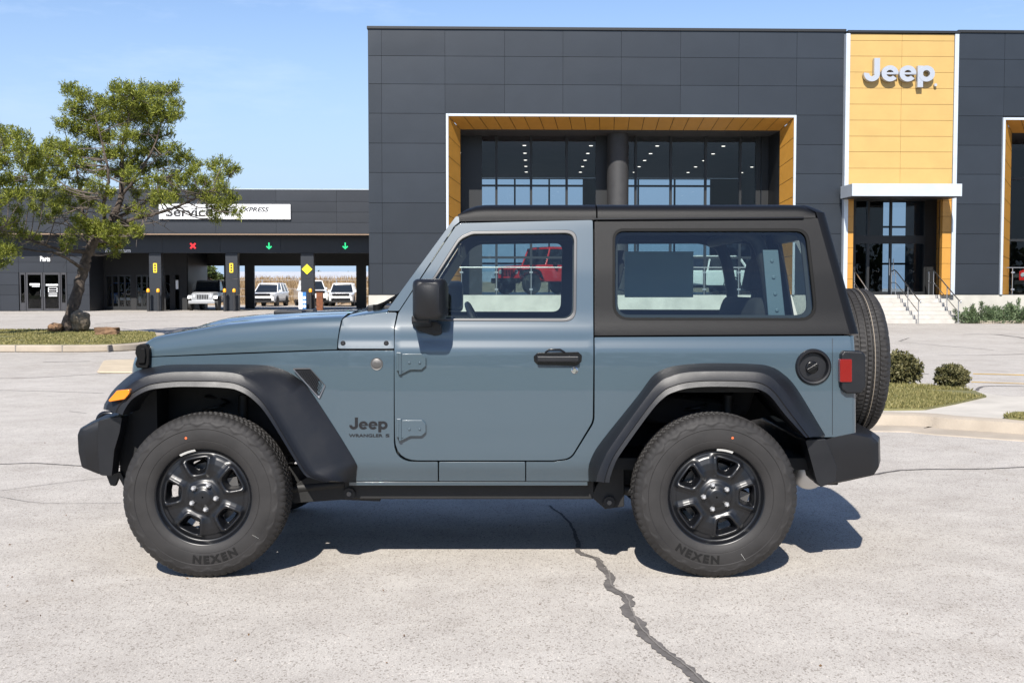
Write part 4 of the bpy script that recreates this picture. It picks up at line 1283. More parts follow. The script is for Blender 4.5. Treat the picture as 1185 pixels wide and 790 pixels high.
pine('pine_tree', 'leaning pine tree with open crown on the grass island, rocks at its foot', None, main_trunk, main_limbs, pads_from(main_pads, 4, TY, 1.5), 11, 'pine trees on the island', bare=bare)
LT = 30.0
left_pads = [(2, 150, 10), (12, 156, 11), (26, 160, 11), (4, 168, 12), (22, 174, 13), (40, 178, 11), (-14, 160, 14), (8, 188, 13), (30, 192, 13), (46, 190, 9), (-10, 190, 14), (4, 208, 13), (24, 210, 13), (44, 206, 10), (-12, 214, 14), (10, 226, 12), (30, 224, 11), (-6, 234, 14), (16, 258, 10), (6, 268, 12), (24, 270, 8), (-10, 262, 14), (2, 288, 11), (14, 292, 9), (-12, 290, 12), (4, 304, 8), (22, 244, 8),
             (-40, 130, 18), (-60, 150, 18), (-34, 170, 18), (-66, 190, 18), (-40, 214, 18), (-70, 240, 18), (-36, 256, 16), (-60, 280, 16), (-90, 170, 18), (-96, 220, 18), (-56, 112, 14)]
left_trunk = [(-70, 398, LT, .34), (-66, 350, LT, .27), (-58, 300, LT, .22), (-54, 250, LT, .18), (-50, 200, LT, .12), (-48, 150, LT, .06), (-48, 115, LT, .03)]
left_limbs = [[(-58, 290, LT, .12), (-30, 270, LT - .4, .08), (6, 262, LT - .6, .04)], [(-54, 250, LT, .12), (-24, 225, LT, .08), (20, 205, LT, .04)], [(-52, 220, LT, .10), (-24, 190, LT - .5, .07), (24, 170, LT - .6, .03)]]
pine('pine_tree', 'pine tree at the left edge whose trunk stands out of the picture', None, left_trunk, left_limbs, pads_from(left_pads, 9, LT, 1.3), 12, 'pine trees on the island', density=.9)

# ---- left island: kerb, soil, grass
def outline_world(pts, z=0.0): return [(G(a, b, z).x, G(a, b, z).y) for a, b in pts]
def slab(bm, poly, z0, z1):
    prism(bm, poly, 'Z', z0, z1)
isl = fillet([Vector(q) for q in outline_world([(-260, 407.5), (150, 407.5), (196, 400), (190, 391), (120, 387.2), (-260, 387)])], 1.6, 6)
bm = BM(); slab(bm, [(p.x, p.y) for p in isl], 0, .15)
tag(obj('island_kerb', bm, MAT['kerb'], bevel=.03), kind='structure')
for pxj in (-40, 18, 72, 125):
    q = G(pxj, 407.5)
    bm = BM(); box(bm, q.x - .012, q.x + .012, q.y - .004, q.y + .24, .0, .153)
    tag(obj('kerb_joint', bm, MAT['thin_crack']), kind='structure')
cx, cy = sum(p.x for p in isl) / len(isl), sum(p.y for p in isl) / len(isl)
def shrink(poly, d):
    out = []
    n = len(poly)
    for i in range(n):
        a, b, c = Vector(poly[i - 1][:2]), Vector(poly[i][:2]), Vector(poly[(i + 1) % n][:2])
        t = (c - a)
        if t.length < 1e-6: continue
        nn = Vector((-t.y, t.x)).normalized()
        q = b + nn * d
        if not inside(q, poly): q = b - nn * d
        out.append(q)
    return out
gr_poly = shrink(isl, .26)
bm = BM(); slab(bm, [(p.x, p.y) for p in gr_poly], .12, .162)
tag(obj('island_soil', bm, MAT['soil']), kind='structure')
def grass(poly, z, n, seed, name='grass', h=(.03, .08), m='grass', w=.012, xr=None):
    rg = random.Random(seed)
    xs = [p[0] for p in poly]; ys = [p[1] for p in poly]
    x0, x1 = (min(xs), max(xs)) if xr is None else xr
    lv = Leaves(); k = 0
    while k < n:
        p = (rg.uniform(x0, x1), rg.uniform(min(ys), max(ys)))
        if not inside(p, poly): continue
        k += 1
        if noise.noise(Vector((p[0] * .8, p[1] * .8, seed))) < -.35: continue
        d = Vector((rg.gauss(0, .45), rg.gauss(0, .45), 1)).normalized()
        lv.blade(Vector((p[0], p[1], z - .004)), d, rg.uniform(*h), w, rg)
    return tag(lv.build(name, MAT[m]), kind='stuff')
grass([(p.x, p.y) for p in gr_poly], .162, 26000, 5, w=.03, h=(.02, .055), xr=(-15.5, max(p.x for p in gr_poly)))
# beige kerb nose in front of the island
nose = fillet([Vector(q) for q in outline_world([(112, 432), (120, 418), (215, 416.5), (240, 426), (215, 432)])], .25, 4)
bm = BM(); slab(bm, [(p.x, p.y) for p in nose], 0, .03)
tag(obj('kerb_ramp', bm, mat('ramp_concrete', (.46, .38, .27), .9, var=.12, vscale=3), bevel=.015), kind='structure')

# ---- rocks
def rock(label, px0, px1, py0, py1, Y, m, seed, depth, boxy=.5):
    rg = random.Random(seed)
    a, b = W(px0, py1, Y), W(px1, py0, Y)
    w, h = b.x - a.x, b.z - a.z
    bm = BM()
    bmesh.ops.create_icosphere(bm, subdivisions=4, radius=1.0)
    off = Vector((seed * 3.1, seed * 1.7, seed))
    for v in bm.verts:
        d = v.co.normalized()
        k = max(abs(d.x), abs(d.y), abs(d.z))
        d2 = d * (1 - boxy) + d / k * boxy * .8
        nn = noise.fractal(d * 1.4 + off, 1.0, 2.0, 5)
        cell = noise.cell(d * 2.2 + off)
        d2 *= 1 + .16 * nn + .05 * cell
        v.co = Vector((d2.x * w / 2 * 1.02, d2.y * depth / 2, d2.z * h / 2))
    x, z = (a.x + b.x) / 2, h / 2 + .135
    bmesh.ops.translate(bm, verts=bm.verts, vec=(x, Y, z))
    return tag(obj('rock', bm, m, smooth=25), label, 'rock', 'rocks under the pine')
rock('tall grey-tan boulder leaning against the pine trunk', 83, 104, 364, 390, 32.6, MAT['rock_grey'], 2, .6, .3)
rock('small reddish rock showing left of the pine trunk', 56, 72, 377, 389, 32.6, MAT['rock'], 5, .4, .3)
rock('low reddish brick-shaped rock right of the pine trunk', 109, 140, 382, 393, 30.6, MAT['rock'], 7, .45, .9)

# ---- right-hand island: kerb and pavement, grass wedge, shrubs
edge_c = catmull([Vector(G(a, b, .13)) for a, b in ((700, 476.5), (1029, 478.5), (1105, 483), (1185, 488), (1420, 503))], 5)
right = [(p.x, p.y) for p in edge_c] + outline_world([(1420, 462), (1165, 458), (1130, 452.5), (1088, 448), (1040, 444.5), (700, 444)], .13)
bm = BM(); slab(bm, right, 0, .13)
tag(obj('pavement', bm, mat('pavement_concrete', (.45, .415, .36), .9, var=.18, vscale=1.6, bump=.2, bscale=40, detail=8), bevel=.04, seg=3), kind='structure')
# kerb face: a beige strip along the road side, standing 4 mm proud
bm = BM()
ed = edge_c
secs = []
for i, p in enumerate(ed):
    tt = (ed[min(i + 1, len(ed) - 1)] - ed[max(i - 1, 0)]); tt.z = 0; tt.normalize()
    nn = Vector((tt.y, -tt.x, 0))
    if nn.y > 0: nn = -nn
    o0 = Vector((p.x, p.y, 0))
    secs.append([o0 - nn * .15 + Vector((0, 0, .134)), o0 + nn * .015 + Vector((0, 0, .134)), o0 + nn * .05 + Vector((0, 0, .12)), o0 + nn * .075 + Vector((0, 0, .06)), o0 + nn * .09 + Vector((0, 0, .022)), o0 + nn * .48 + Vector((0, 0, .010)), o0 + nn * .50 + Vector((0, 0, -.01))])
loft(bm, secs)
tag(obj('kerb', bm, MAT['kerb'], smooth=40), kind='structure')
gpoly = fillet([Vector(q) for q in outline_world([(900, 474), (1030, 475), (1070, 474.5), (1105, 468), (1142, 459.5), (1128, 453.5), (1090, 449.3), (1040, 446), (900, 445)], .13)], .15, 3)
bm = BM(); slab(bm, [(p.x, p.y) for p in gpoly], .10, .150)
tag(obj('island_soil', bm, MAT['soil']), kind='structure')
grass([(p.x, p.y) for p in gpoly], .15, 30000, 8, h=(.02, .06), w=.010)
gp2 = fillet([Vector(q) for q in outline_world([(1160, 484.5), (1172, 478), (1400, 482), (1400, 499.5), (1186, 487)], .13)], .1, 3)
bm = BM(); slab(bm, [(p.x, p.y) for p in gp2], .10, .150)
tag(obj('island_soil', bm, MAT['soil']), kind='structure')
grass([(p.x, p.y) for p in gp2], .15, 9000, 9, h=(.02, .06), w=.010, xr=(min(p.x for p in gp2), 6.2))

def shrub(name, label, px, py_base, Y, wpx, hpx, m, seed, group, n=2600, leaf=.04, cat='shrub'):
    rg = random.Random(seed)
    a = W(px, py_base, Y)
    w, h = wpx * Y / F, hpx * Y / F
    t = thing(name, label, cat, (a.x, Y, .13), 0, group)
    bm = BM()
    for k in range(7):
        d = Vector((rg.uniform(-.5, .5), rg.uniform(-.5, .5), 1)).normalized()
        tube(bm, [Vector((0, 0, 0)), d * h * .4, d * h * .75 + Vector((rg.uniform(-.05, .05), 0, 0))], [.014, .010, .005], 5)
    obj('stem', bm, MAT['twig'], t)
    lv = Leaves()
    off = Vector((seed, seed * 2.3, 0))
    for k in range(n):
        d = rnd_unit(rg)
        lump = 1 + .34 * noise.noise(d * 2.3 + off) + .26 * noise.noise(d * 6 + off)
        rr = lump * (rg.random() ** .22)
        p = Vector((d.x * w / 2 * rr, d.y * w / 2 * rr, h * .54 + d.z * h * .5 * rr))
        if p.z < .03: p.z = rg.uniform(.03, .1)
        dd = (d * .8 + rnd_unit(rg)).normalized()
        lv.blade(p, dd, rg.uniform(.6, 1.4) * leaf, leaf * .6, rg)
    lv.build('foliage', m, t)
    return t
shrub('shrub', 'round trimmed shrub partly hidden behind the spare wheel', 1043, 446, 15.25, 42, 35, MAT['shrub'], 21, 'trimmed shrubs on the grass wedge', 4200, .045)
shrub('shrub', 'smaller rounded shrub standing free on the tip of the grass wedge', 1101, 450.5, 14.75, 35, 26, MAT['shrub'], 22, 'trimmed shrubs on the grass wedge', 3800, .04)

# juniper bed under the second portal
def juniper(label, px, py, Y, wpx, hpx, seed, spikes):
    rg = random.Random(seed)
    a = W(px, py, Y)
    w, h = wpx * Y / F, hpx * Y / F
    t = thing('juniper_shrub', label, 'shrub', (a.x, Y, .05), 0, 'juniper shrubs under the portal')
    lv = Leaves(); bm = BM()
    for k in range(spikes):
        x = rg.uniform(-.5, .5) * w
        ang = rg.gauss(0, .55)
        ln = h * rg.uniform(.45, 1.05) * (1 if abs(x) < w * .4 else .7)
        d = Vector((math.sin(ang), rg.uniform(-.5, .2), math.cos(ang))).normalized()
        p0 = Vector((x, rg.uniform(-.4, .3), .0)); p1 = p0 + d * ln
        tube(bm, [p0, p0.lerp(p1, .5), p1], [.02, .012, .004], 4, caps=False)
        for q in range(int(150 * ln / .8)):
            s_ = rg.random() ** .8
            c = p0.lerp(p1, s_) + rnd_unit(rg) * (.16 * (1 - s_ * .7))
            lv.blade(c, (d + rnd_unit(rg) * .8).normalized(), rg.uniform(.08, .17), .035, rg)
    for k in range(1500):
        x = rg.uniform(-.55, .55) * w
        lv.blade(Vector((x, rg.uniform(-.6, .3), rg.random() ** 1.5 * h * .45)), (Vector((0, -.3, .6)) + rnd_unit(rg)).normalized(), rg.uniform(.07, .15), .035, rg)
    obj('stem', bm, MAT['twig'], t); lv.build('foliage', MAT['juniper'], t)
for (px, lab, wpx, hpx, sd, n_) in ((1132, 'spreading juniper next to the entrance steps', 42, 24, 31, 22), (1162, 'spiky juniper in the middle of the bed under the second portal', 34, 26, 32, 20), (1192, 'juniper at the right edge of the picture below the second portal', 40, 24, 33, 20)):
    juniper(lab, px, 373, 45.6, wpx, hpx, sd, n_)
a, b = FB.u(1110), FB.u(1300)
bm = BM(); box(bm, a, b, -2.3, -.06, 0, .05)
for v in bm.verts: v.co = FB.world(*v.co)
tag(obj('planting_bed', bm, MAT['soil']), kind='structure')
bm = BM(); box(bm, a - .15, b, -2.45, -2.31, 0, .12); box(bm, a - .15, a - .01, -2.30, -.06, 0, .12)
for v in bm.verts: v.co = FB.world(*v.co)
tag(obj('bed_kerb', bm, MAT['kerb'], bevel=.01), kind='structure')

# ---- cracks, joints and lines on the ground
def ribbon(bm, pts, w, seed, z=.004, rag=.5, step=.03):
    rg = random.Random(seed)
    c = [Vector((p[0], p[1], 0)) for p in pts]
    P = resample([(p.x, p.y) for p in c], max(8, int(sum((c[i + 1] - c[i]).length for i in range(len(c) - 1)) / step)))
    prev = None
    for i in range(len(P)):
        a = Vector(P[max(i - 1, 0)]); b = Vector(P[min(i + 1, len(P) - 1)])
        t = (b - a).normalized(); nn = Vector((-t.y, t.x))
        s_ = i / len(P)
        ww = w(s_) if callable(w) else w
        j = noise.noise(Vector((i * .2, seed, 0))) * rag * .6 * ww + noise.noise(Vector((i * .06, seed, 3))) * ww * .6
        l_ = ww * (.5 + rag * .5 * noise.noise(Vector((i * .5, seed, 7)))); r_ = ww * (.5 + rag * .5 * noise.noise(Vector((i * .5, seed, 9))))
        p = Vector(P[i]) + nn * j
        q = (bm.verts.new((p.x + nn.x * l_, p.y + nn.y * l_, z)), bm.verts.new((p.x - nn.x * r_, p.y - nn.y * r_, z)))
        if prev: bm.faces.new((prev[0], q[0], q[1], prev[1]))
        prev = q
def crack(pts, w, seed, m='crack', **k):
    bm = BM()
    pp = [Vector((G(a, b).x, G(a, b).y, 0)) for a, b in pts]
    ribbon(bm, [(p.x, p.y) for p in (catmull(pp, 5) if len(pp) > 2 else pp)], w, seed, **k)
    return tag(obj('pavement_crack', bm, MAT[m]), kind='structure')
big = [(636, 585), (660, 606), (668, 628), (672, 640), (690, 648), (702, 662), (706, 678), (722, 690), (730, 708), (738, 725), (760, 748), (782, 764), (800, 778), (816, 795), (836, 815)]
crack(big, lambda s: .016 + .034 * min(1, max(0, (s - .2) * 2.5)), 3, rag=.5, step=.012)
crack([(a + 2, b) for a, b in big[3:]], .007, 14, 'thin_crack', z=.007, rag=1.0, step=.012)
crack([(-60, 537), (0, 537), (40, 536), (92, 539), (150, 541)], .022, 5, rag=.7)
crack([(985, 552), (1012, 549), (1045, 544), (1100, 543), (1150, 542), (1240, 538)], lambda s: .034 - .018 * s, 6, rag=.8)
for i, (pts, w) in enumerate((
        ([(-20, 438), (40, 437), (110, 433), (160, 430)], .03), ([(-20, 451), (60, 453), (120, 455)], .02), ([(50, 419), (104, 418)], .05), ([(0, 568), (60, 560), (120, 553)], .007), ([(0, 575), (50, 582), (140, 582)], .006),
        ([(1040, 395), (1052, 391)], .05), ([(1042, 396), (1090, 400), (1150, 405)], .03), ([(1115, 387), (1150, 387), (1200, 393)], .10), ([(1146, 387), (1185, 387)], .06), ([(1085, 411), (1140, 411), (1200, 409)], .04), ([(1130, 452), (1140, 447), (1185, 447)], .05), ([(1060, 432), (1075, 433)], .05), ([(80, 476), (100, 478)], .012), ([(1020, 492), (1060, 496), (1110, 501), (1190, 506)], .014),
        ([(0, 385), (60, 385)], .12), ([(110, 375), (160, 371), (200, 371)], .08), ([(140, 380), (180, 384), (230, 379)], .08), ([(150, 388), (210, 386)], .10))):
    crack(pts, w, 40 + i, 'thin_crack' if w < .03 else 'crack', rag=.7, step=.1 if w > .02 else .04)
bm = BM()
ribbon(bm, [(G(a, b).x, G(a, b).y) for a, b in ((1126, 432.5), (1185, 434), (1300, 437))], .16, 70, rag=.15, step=.2)
tag(obj('painted_line', bm, MAT['line']), kind='structure')
bm = BM()
ribbon(bm, [(G(a, b).x, G(a, b).y) for a, b in ((1124, 442), (1185, 444), (1300, 447))], .10, 71, rag=.5, step=.2)
tag(obj('painted_line', bm, MAT['line']), kind='structure')
# fallen leaves and grit specks lying about
rg = random.Random(77)
lv = Leaves()
for k in range(90):
    p = G(rg.uniform(-20, 1200), rg.uniform(400, 788))
    d = Vector((rg.uniform(-1, 1), rg.uniform(-1, 1), .15)).normalized()
    lv.blade(p + Vector((0, 0, .004)), d, rg.uniform(.008, .022), rg.uniform(.006, .012), rg)
tag(lv.build('leaf_litter', leaf_mat('dry_leaf', (.10, .06, .03), (.22, .13, .06), .1)), kind='stuff')

# ---- behind the service building: dry bank, fence, shed, shrubs, trees
bm = BM()
secs = []
rg = random.Random(4)
for X in np.linspace(-60, 20, 60):
    secs.append([(X, 91, .0), (X, 94, .35 + .1 * noise.noise(Vector((X * .3, 1, 0)))), (X, 98, 1.2 + .25 * noise.noise(Vector((X * .3, 2, 0)))), (X, 103, 1.9 + .2 * noise.noise(Vector((X * .3, 3, 0)))), (X, 112, 1.9), (X, 125, 0)])
loft(bm, secs)
tag(obj('dry_bank', bm, MAT['drysoil'], smooth=60), kind='structure')
lv = Leaves()
for k in range(16000):
    X, Y_ = rg.uniform(-30, -4), rg.uniform(91.5, 104)
    z = float(np.interp(Y_, [91, 94, 98, 103, 112], [0, .35, 1.2, 1.9, 1.9]))
    lv.blade(Vector((X, Y_, z - .05)), Vector((rg.gauss(0, .3), rg.gauss(0, .3), 1)).normalized(), rg.uniform(.25, .75), .06, rg)
tag(lv.build('dry_grass', MAT['drygrass']), kind='stuff')
ft = thing('wire_fence', 'thin wire fence on steel posts along the dry bank behind the lanes', 'fence')
for X in np.arange(-34, -4, 2.9):
    bm = BM(); tube(bm, [(X, 90.4, 0), (X, 90.4, 2.0)], .05, 8); obj('post', bm, MAT['galv'], ft, smooth=40)
for zz_ in (.7, 1.3, 1.95):
    bm = BM(); tube(bm, [(-36, 90.4, zz_), (-4, 90.4, zz_)], .012, 5); obj('wire', bm, MAT['galv'], ft)
sh = thing('metal_shed', 'long low grey metal-roofed shed beyond the dry bank', 'building', (0, 150, 0))
za, zb_ = W(330, 326, 150).z, W(330, 313.5, 150).z
bm = BM(); box(bm, -36, 4, 0, 14, 0, za); obj('wall', bm, mat('shed_wall', (.30, .27, .24), .8), sh)
bm = BM(); prism(bm, [(-1, za), (7, zb_), (15, za), (15, za - .1), (7, zb_ - .1), (-1, za - .1)], 'X', -37, 5); obj('roof', bm, MAT['shed_roof'], sh)
def far_tree(label, px, Y, hpx, wpx, seed, m='farleaf', group='trees behind the service building', name='broadleaf_tree', base_z=0.0, n=1500, leaf=.35):
    rg = random.Random(seed)
    a = W(px, 340, Y)
    w = wpx * Y / F; h = W(px, hpx, Y).z - base_z
    t = thing(name, label, 'tree', (a.x, Y, base_z), 0, group)
    bm = BM(); tube(bm, [(0, 0, 0), (.1, 0, h * .4), (0, 0, h * .8)], [.22, .15, .05], 8); obj('trunk', bm, MAT['bark'], t, smooth=50)
    lv = Leaves()
    lobes = [(Vector((rg.uniform(-.34, .34) * w, rg.uniform(-.3, .3) * w, h * rg.uniform(.38, .80))), rg.uniform(.16, .27) * w) for _ in range(9)]
    for k in range(n):
        c, r = rg.choice(lobes)
        d = rnd_unit(rg)
        lv.blade(c + Vector((d.x, d.y, d.z * .8)) * r * rg.random() ** .35, rnd_unit(rg), rg.uniform(.6, 1.3) * leaf, leaf * .6, rg)
    lv.build('crown', MAT[m], t)
far_tree('leafy green tree showing through the lane behind the silver car', 240, 96, 304, 36, 51, n=2500, leaf=.3)
far_tree('small dark tree top over the shed roof beside the diamond sign', 366, 170, 308, 14, 52, n=500)
far_tree('low dark tree clump over the shed roof in the lane next to the tall building', 398, 175, 310, 30, 53, n=900)
far_tree('small tree top over the shed roof at the middle lane', 300, 180, 316, 20, 54, n=500)
# a wood across the road behind the camera, seen only as the dark band in the paint's reflections
lv = Leaves()
rg = random.Random(61)
for k in range(46):
    X = -110 + k * 4.9 + rg.uniform(-1.5, 1.5)
    hh, ww = rg.uniform(4.5, 9.0), rg.uniform(2.6, 4.2)
    for q in range(260):
        d = rnd_unit(rg)
        lv.blade(Vector((X, -62 + rg.uniform(-2, 2), hh * .5)) + Vector((d.x * ww, d.y * 2.0, d.z * hh * .5)) * rg.random() ** .3, rnd_unit(rg), rg.uniform(.8, 1.5), .9, rg)
tag(lv.build('far_woods', MAT['farleaf']), kind='stuff')

# grass verge across the lot's edge behind the camera (it darkens the upper flank's reflections)
rg = random.Random(15)
edge = [(X, -4.6 + 1.3 * noise.noise(Vector((X * .16, 4, 0))) + .4 * noise.noise(Vector((X * .7, 8, 0)))) for X in np.arange(-70, 71, 1.0)]
bm = BM()
loft(bm, [[(x, y, .035), (x, -58, .035)] for x, y in edge])
tag(obj('grass_verge', bm, mat('verge_grass', (.085, .105, .035), .95, var=.4, vscale=.8)), kind='structure')
# ================================================================== THE PARKED TWO-DOOR OFF-ROADER
CY = 6.54                      # its centre line
_zk = [0.30, 0.40, 0.470, 0.535, 0.60, 0.75, 0.92, 1.04, 1.105, 1.122, 1.168, 1.213, 1.235, 1.30, 1.50, 1.75, 1.90]
_yk = [5.84, 5.81, 5.785, 5.752, 5.745, 5.738, 5.736, 5.738, 5.7412, 5.7432, 5.7566, 5.7615, 5.770, 5.786, 5.822, 5.878, 5.915]
_zt = np.arange(0.30, 1.90, 0.005)
_yt = np.interp(_zt, _zk, _yk)
_g = np.exp(-0.5 * (np.arange(-8, 9) / 1.1) ** 2); _g /= _g.sum()
_yt = np.convolve(np.pad(_yt, 8, mode='edge'), _g, 'valid')
def yside(x, z):
    y = float(np.interp(z, _zt, _yt))
    if x < -0.85:
        y += (-0.85 - x) * 0.13
    return y
def S(px, py, off=0.0):
    """point on the vehicle's near flank"""
    y = 5.75
    for _ in range(5):
        p = W(px, py, y)
        y = yside(p.x, p.z) + off
    return W(px, py, y)
def S2(px, py):
    p = S(px, py); return (p.x, p.z)

car = thing('off_road_car', 'grey-blue two-door off-road car with black hardtop, parked side-on across the foreground', 'car', (0, CY, 0))
ORG = Vector((0, -CY, 0))
def cobj(name, bm, m, parent=None, **k):
    """part of the car; bmesh given in world coordinates"""
    return obj(name, bm, m, parent or car, shift=ORG, **k)
def mirror(bm):
    for v in bm.verts:
        v.co.y = 2 * CY - v.co.y

def panel_bm(outline, holes=(), r=0.02, hr=0.03, off=0.0, thick=0.03, step=0.032, side=1, rim=True, yf=None):
    """curved skin panel on the flank; outline and holes in photo pixels measured on the flank"""
    loops = []
    for k, pl in enumerate((outline,) + tuple(holes)):
        p2 = [S2(p[0], p[1]) + tuple(p[2:]) for p in pl]
        f = fillet(p2, r if k == 0 else hr, 6)
        L = sum((f[i] - f[i - 1]).length for i in range(len(f)))
        dens = []
        for i in range(len(f)):
            a, b = f[i], f[(i + 1) % len(f)]
            n = max(1, int((b - a).length / step))
            for q in range(n):
                dens.append(a.lerp(b, q / n))
        loops.append(dens)
    pts, edges = [], []
    for lp in loops:
        s = len(pts)
        pts += lp
        edges += [(s + i, s + (i + 1) % len(lp)) for i in range(len(lp))]
    xs = [p.x for p in loops[0]]; zs = [p.y for p in loops[0]]
    bnd = list(pts)
    x = min(xs) + step
    while x < max(xs):
        z = min(zs) + step
        while z < max(zs):
            q = Vector((x, z))
            if inside(q, loops[0]) and not any(inside(q, h) for h in loops[1:]) and min((q - b).length_squared for b in bnd) > (0.5 * step) ** 2:
                pts.append(q)
            z += step * 0.8
        for z in (1.108, 1.117, 1.123, 1.130, 1.146, 1.162, 1.170, 1.180):
            q = Vector((x, z))
            if inside(q, loops[0]) and not any(inside(q, h) for h in loops[1:]) and min((q - b).length_squared for b in bnd) > .00006:
                pts.append(q)
        x += step
    vs, es, fs, *_ = geometry.delaunay_2d_cdt(pts, edges, [], 0, 1e-6)
    bm = BM()
    yf = yf or yside
    V = [bm.verts.new((v.x, yf(v.x, v.y) + off, v.y)) for v in vs]
    for f in fs:
        c = sum((vs[i] for i in f), Vector((0, 0))) / len(f)
        if abs(geometry.area_tri(*[Vector((*vs[i], 0)) for i in f[:3]])) < 2e-6: continue
        if inside(c, loops[0]) and not any(inside(c, h) for h in loops[1:]):
            bm.faces.new([V[i] for i in f])
    for v in [v for v in bm.verts if not v.link_faces]:
        bm.verts.remove(v)
    if rim:
        be = [e for e in bm.edges if len(e.link_faces) == 1]
        ret = bmesh.ops.extrude_edge_only(bm, edges=be)
        for v in [g for g in ret['geom'] if isinstance(g, bmesh.types.BMVert)]:
            v.co.y += thick
    if side < 0:
        mirror(bm)
        bmesh.ops.reverse_faces(bm, faces=bm.faces)
    return bm
def panel(name, outline, m, holes=(), parent=None, bevel=0.005, **k):
    return cobj(name, panel_bm(outline, holes, **k), m, parent, bevel=bevel, smooth=None if bevel else 40, recalc=False)

DOOR = [(456.8, 380, .03), (461, 362, .05), (527, 262.5, .03), (533, 258.3, .03), (686, 254.6, .012), (686, 487, .10), (660, 530, .07), (640, 532.5, .05), (457.4, 532.5, .115)]
DWIN = [(489, 371, .03), (488, 341, .03), (503, 318.5, .06), (531, 274, .10), (546, 267.5, .08), (667.8, 266, .055), (666.8, 372, .065)]
DGLS = [(491, 368.5, .02), (491, 341, .02), (506, 319, .06), (533, 277, .09), (547, 271, .07), (664.2, 269.7, .045), (663.3, 368.5, .055)]
QTOP = [(688, 256, .005), (938, 253, .02), (946, 252, .01), (983.5, 386.5, .01), (688, 388.3, .005)]
QWIN = [(709, 264.5, .06), (935.3, 264.5, .07), (946.8, 371, .085), (709, 370.5, .085)]
QGLS = [(712, 267.5, .048), (932.3, 267.5, .058), (943.3, 368, .073), (712, 367.5, .073)]
REAR = [(688, 390.2, .005), (984, 388.6, .01), (986.5, 505, .02), (936, 506, 0), (925, 470, .08), (905, 446, .10), (880, 436, .08), (785, 437, .10), (760, 455, .10), (700, 545, .03), (690, 556.5, .01), (609, 556.5, 0), (609, 534.2, 0), (641, 534.2, .05), (661, 531.4, .07), (688, 488, .10)]
SILL = [(508, 534.2, .003), (607.8, 534.2, .003), (607.8, 556.5, .003), (508, 556.5, .003)]
FENDER = [(170, 413.5, .01), (387, 405.5, .003), (455.9, 405.5, .003), (455.9, 380, 0), (455.9, 400, 0), (455.9, 534.2, .122), (506.6, 534.2, .003), (506.6, 556.5, .003), (404, 556.5, .02), (398, 540, 0), (345, 450, .10), (300, 430, .1), (200, 429, .08), (160, 437, .02)]
FENDER = [p for p in FENDER if p[1] not in (380, 400)]
COWL = [(391, 403.3, .01), (392.8, 375, .05), (398, 367.5, .03), (447, 361.5, .01), (459.3, 361.5, .008), (455.9, 379, .03), (455.9, 403.3, .004)]
FILL = [(941 + 17.5 * math.cos(2 * math.pi * k / 28), 424.3 + 17.5 * math.sin(2 * math.pi * k / 28)) for k in range(28)]
PILLAR = [(447.5, 359.6, .008), (527.5, 250.5, .02), (531, 250.5, .004), (531.6, 257, .004), (525.6, 261.6, .03), (461.5, 359.6, .01)]

for side in (1, -1):
    panel('rear_quarter_panel', REAR, MAT['paint'], side=side, holes=(FILL,) if side > 0 else (), hr=.0)
    panel('front_fender_panel', FENDER, MAT['paint'], side=side)
    panel('sill_panel', SILL, MAT['paint'], side=side)
    panel('cowl_panel', COWL, MAT['paint'], side=side, thick=0.05)
    panel('windscreen_pillar', PILLAR, MAT['paint'], side=side, thick=0.06)
    d = panel('door', DOOR, MAT['paint'], holes=(DWIN,), side=side, thick=0.045)
    panel('window_seal', DWIN, MAT['seal'], holes=(DGLS,), parent=d, side=side, off=-0.004, thick=0.03, bevel=0.003, r=0.05)
    panel('window_pane', DGLS, MAT['glass'], parent=d, side=side, off=0.012, rim=False, bevel=0)
    # inner door trim (a frame with a smaller opening)
    DIN = [(492, 367.5, .02), (492, 341, .02), (507.5, 319, .06), (534.5, 278, .09), (548, 272, .07), (663.6, 270.5, .045), (662.8, 367.8, .055)]
    panel('door_trim', DOOR, MAT['interior'], holes=(DIN,), parent=d, side=side, off=0.055, thick=0.02, bevel=0)
    h = panel('hardtop_side', QTOP, MAT['hardtop'], holes=(QWIN,), side=side, thick=0.04, hr=0.06)
    panel('window_seal', QWIN, MAT['rubber'], holes=(QGLS,), parent=h, side=side, off=0.001, thick=0.02, bevel=0.001, r=0.06, hr=0.06)
    panel('quarter_window', QGLS, MAT['glass_rear'], parent=h, side=side, off=0.014, rim=False, bevel=0)
    QIN = [(716, 271.5, .05), (929.5, 271, .06), (939, 365, .06), (716, 364.5, .06)]
    panel('side_trim', QTOP, MAT['headliner'], holes=(QIN,), parent=h, side=side, off=0.06, thick=0.02, bevel=0)
    # pinch flange under the sill
    bm = BM()
    secs = []
    for px in range(404, 692, 12):
        a, b = S(px, 557.5, 0.004), S(px, 561.5, 0.004)
        secs.append([(a.x, a.y, a.z), (b.x, b.y, b.z), (b.x, b.y + 0.02, b.z), (a.x, a.y + 0.02, a.z)])
    loft(bm, secs, closed=True, cap=True)
    if side < 0: mirror(bm)
    cobj('sill_flange', bm, MAT['paint'], bevel=0.002)

# ---- inner shell: keeps light out of the shut lines
bm = BM()
for s in (1, -1):
    b2 = []
    for (x0, x1, z0, z1) in ((-0.64, 0.42, .48, 1.20), (0.42, 1.66, .90, 1.20), (-0.95, -0.64, .62, 1.20)):
        y0 = 5.81; y1 = 5.85
        if s < 0: y0, y1 = 2 * CY - 5.85, 2 * CY - 5.81
        box(b2 and bm or bm, x0, x1, y0, y1, z0, z1)
box(bm, -0.66, 1.66, 5.855, 2 * CY - 5.855, .50, .56)     # floor
box(bm, -0.69, -0.64, 5.86, 2 * CY - 5.86, .50, 1.19)     # firewall
cobj('cabin_shell', bm, MAT['interior'])

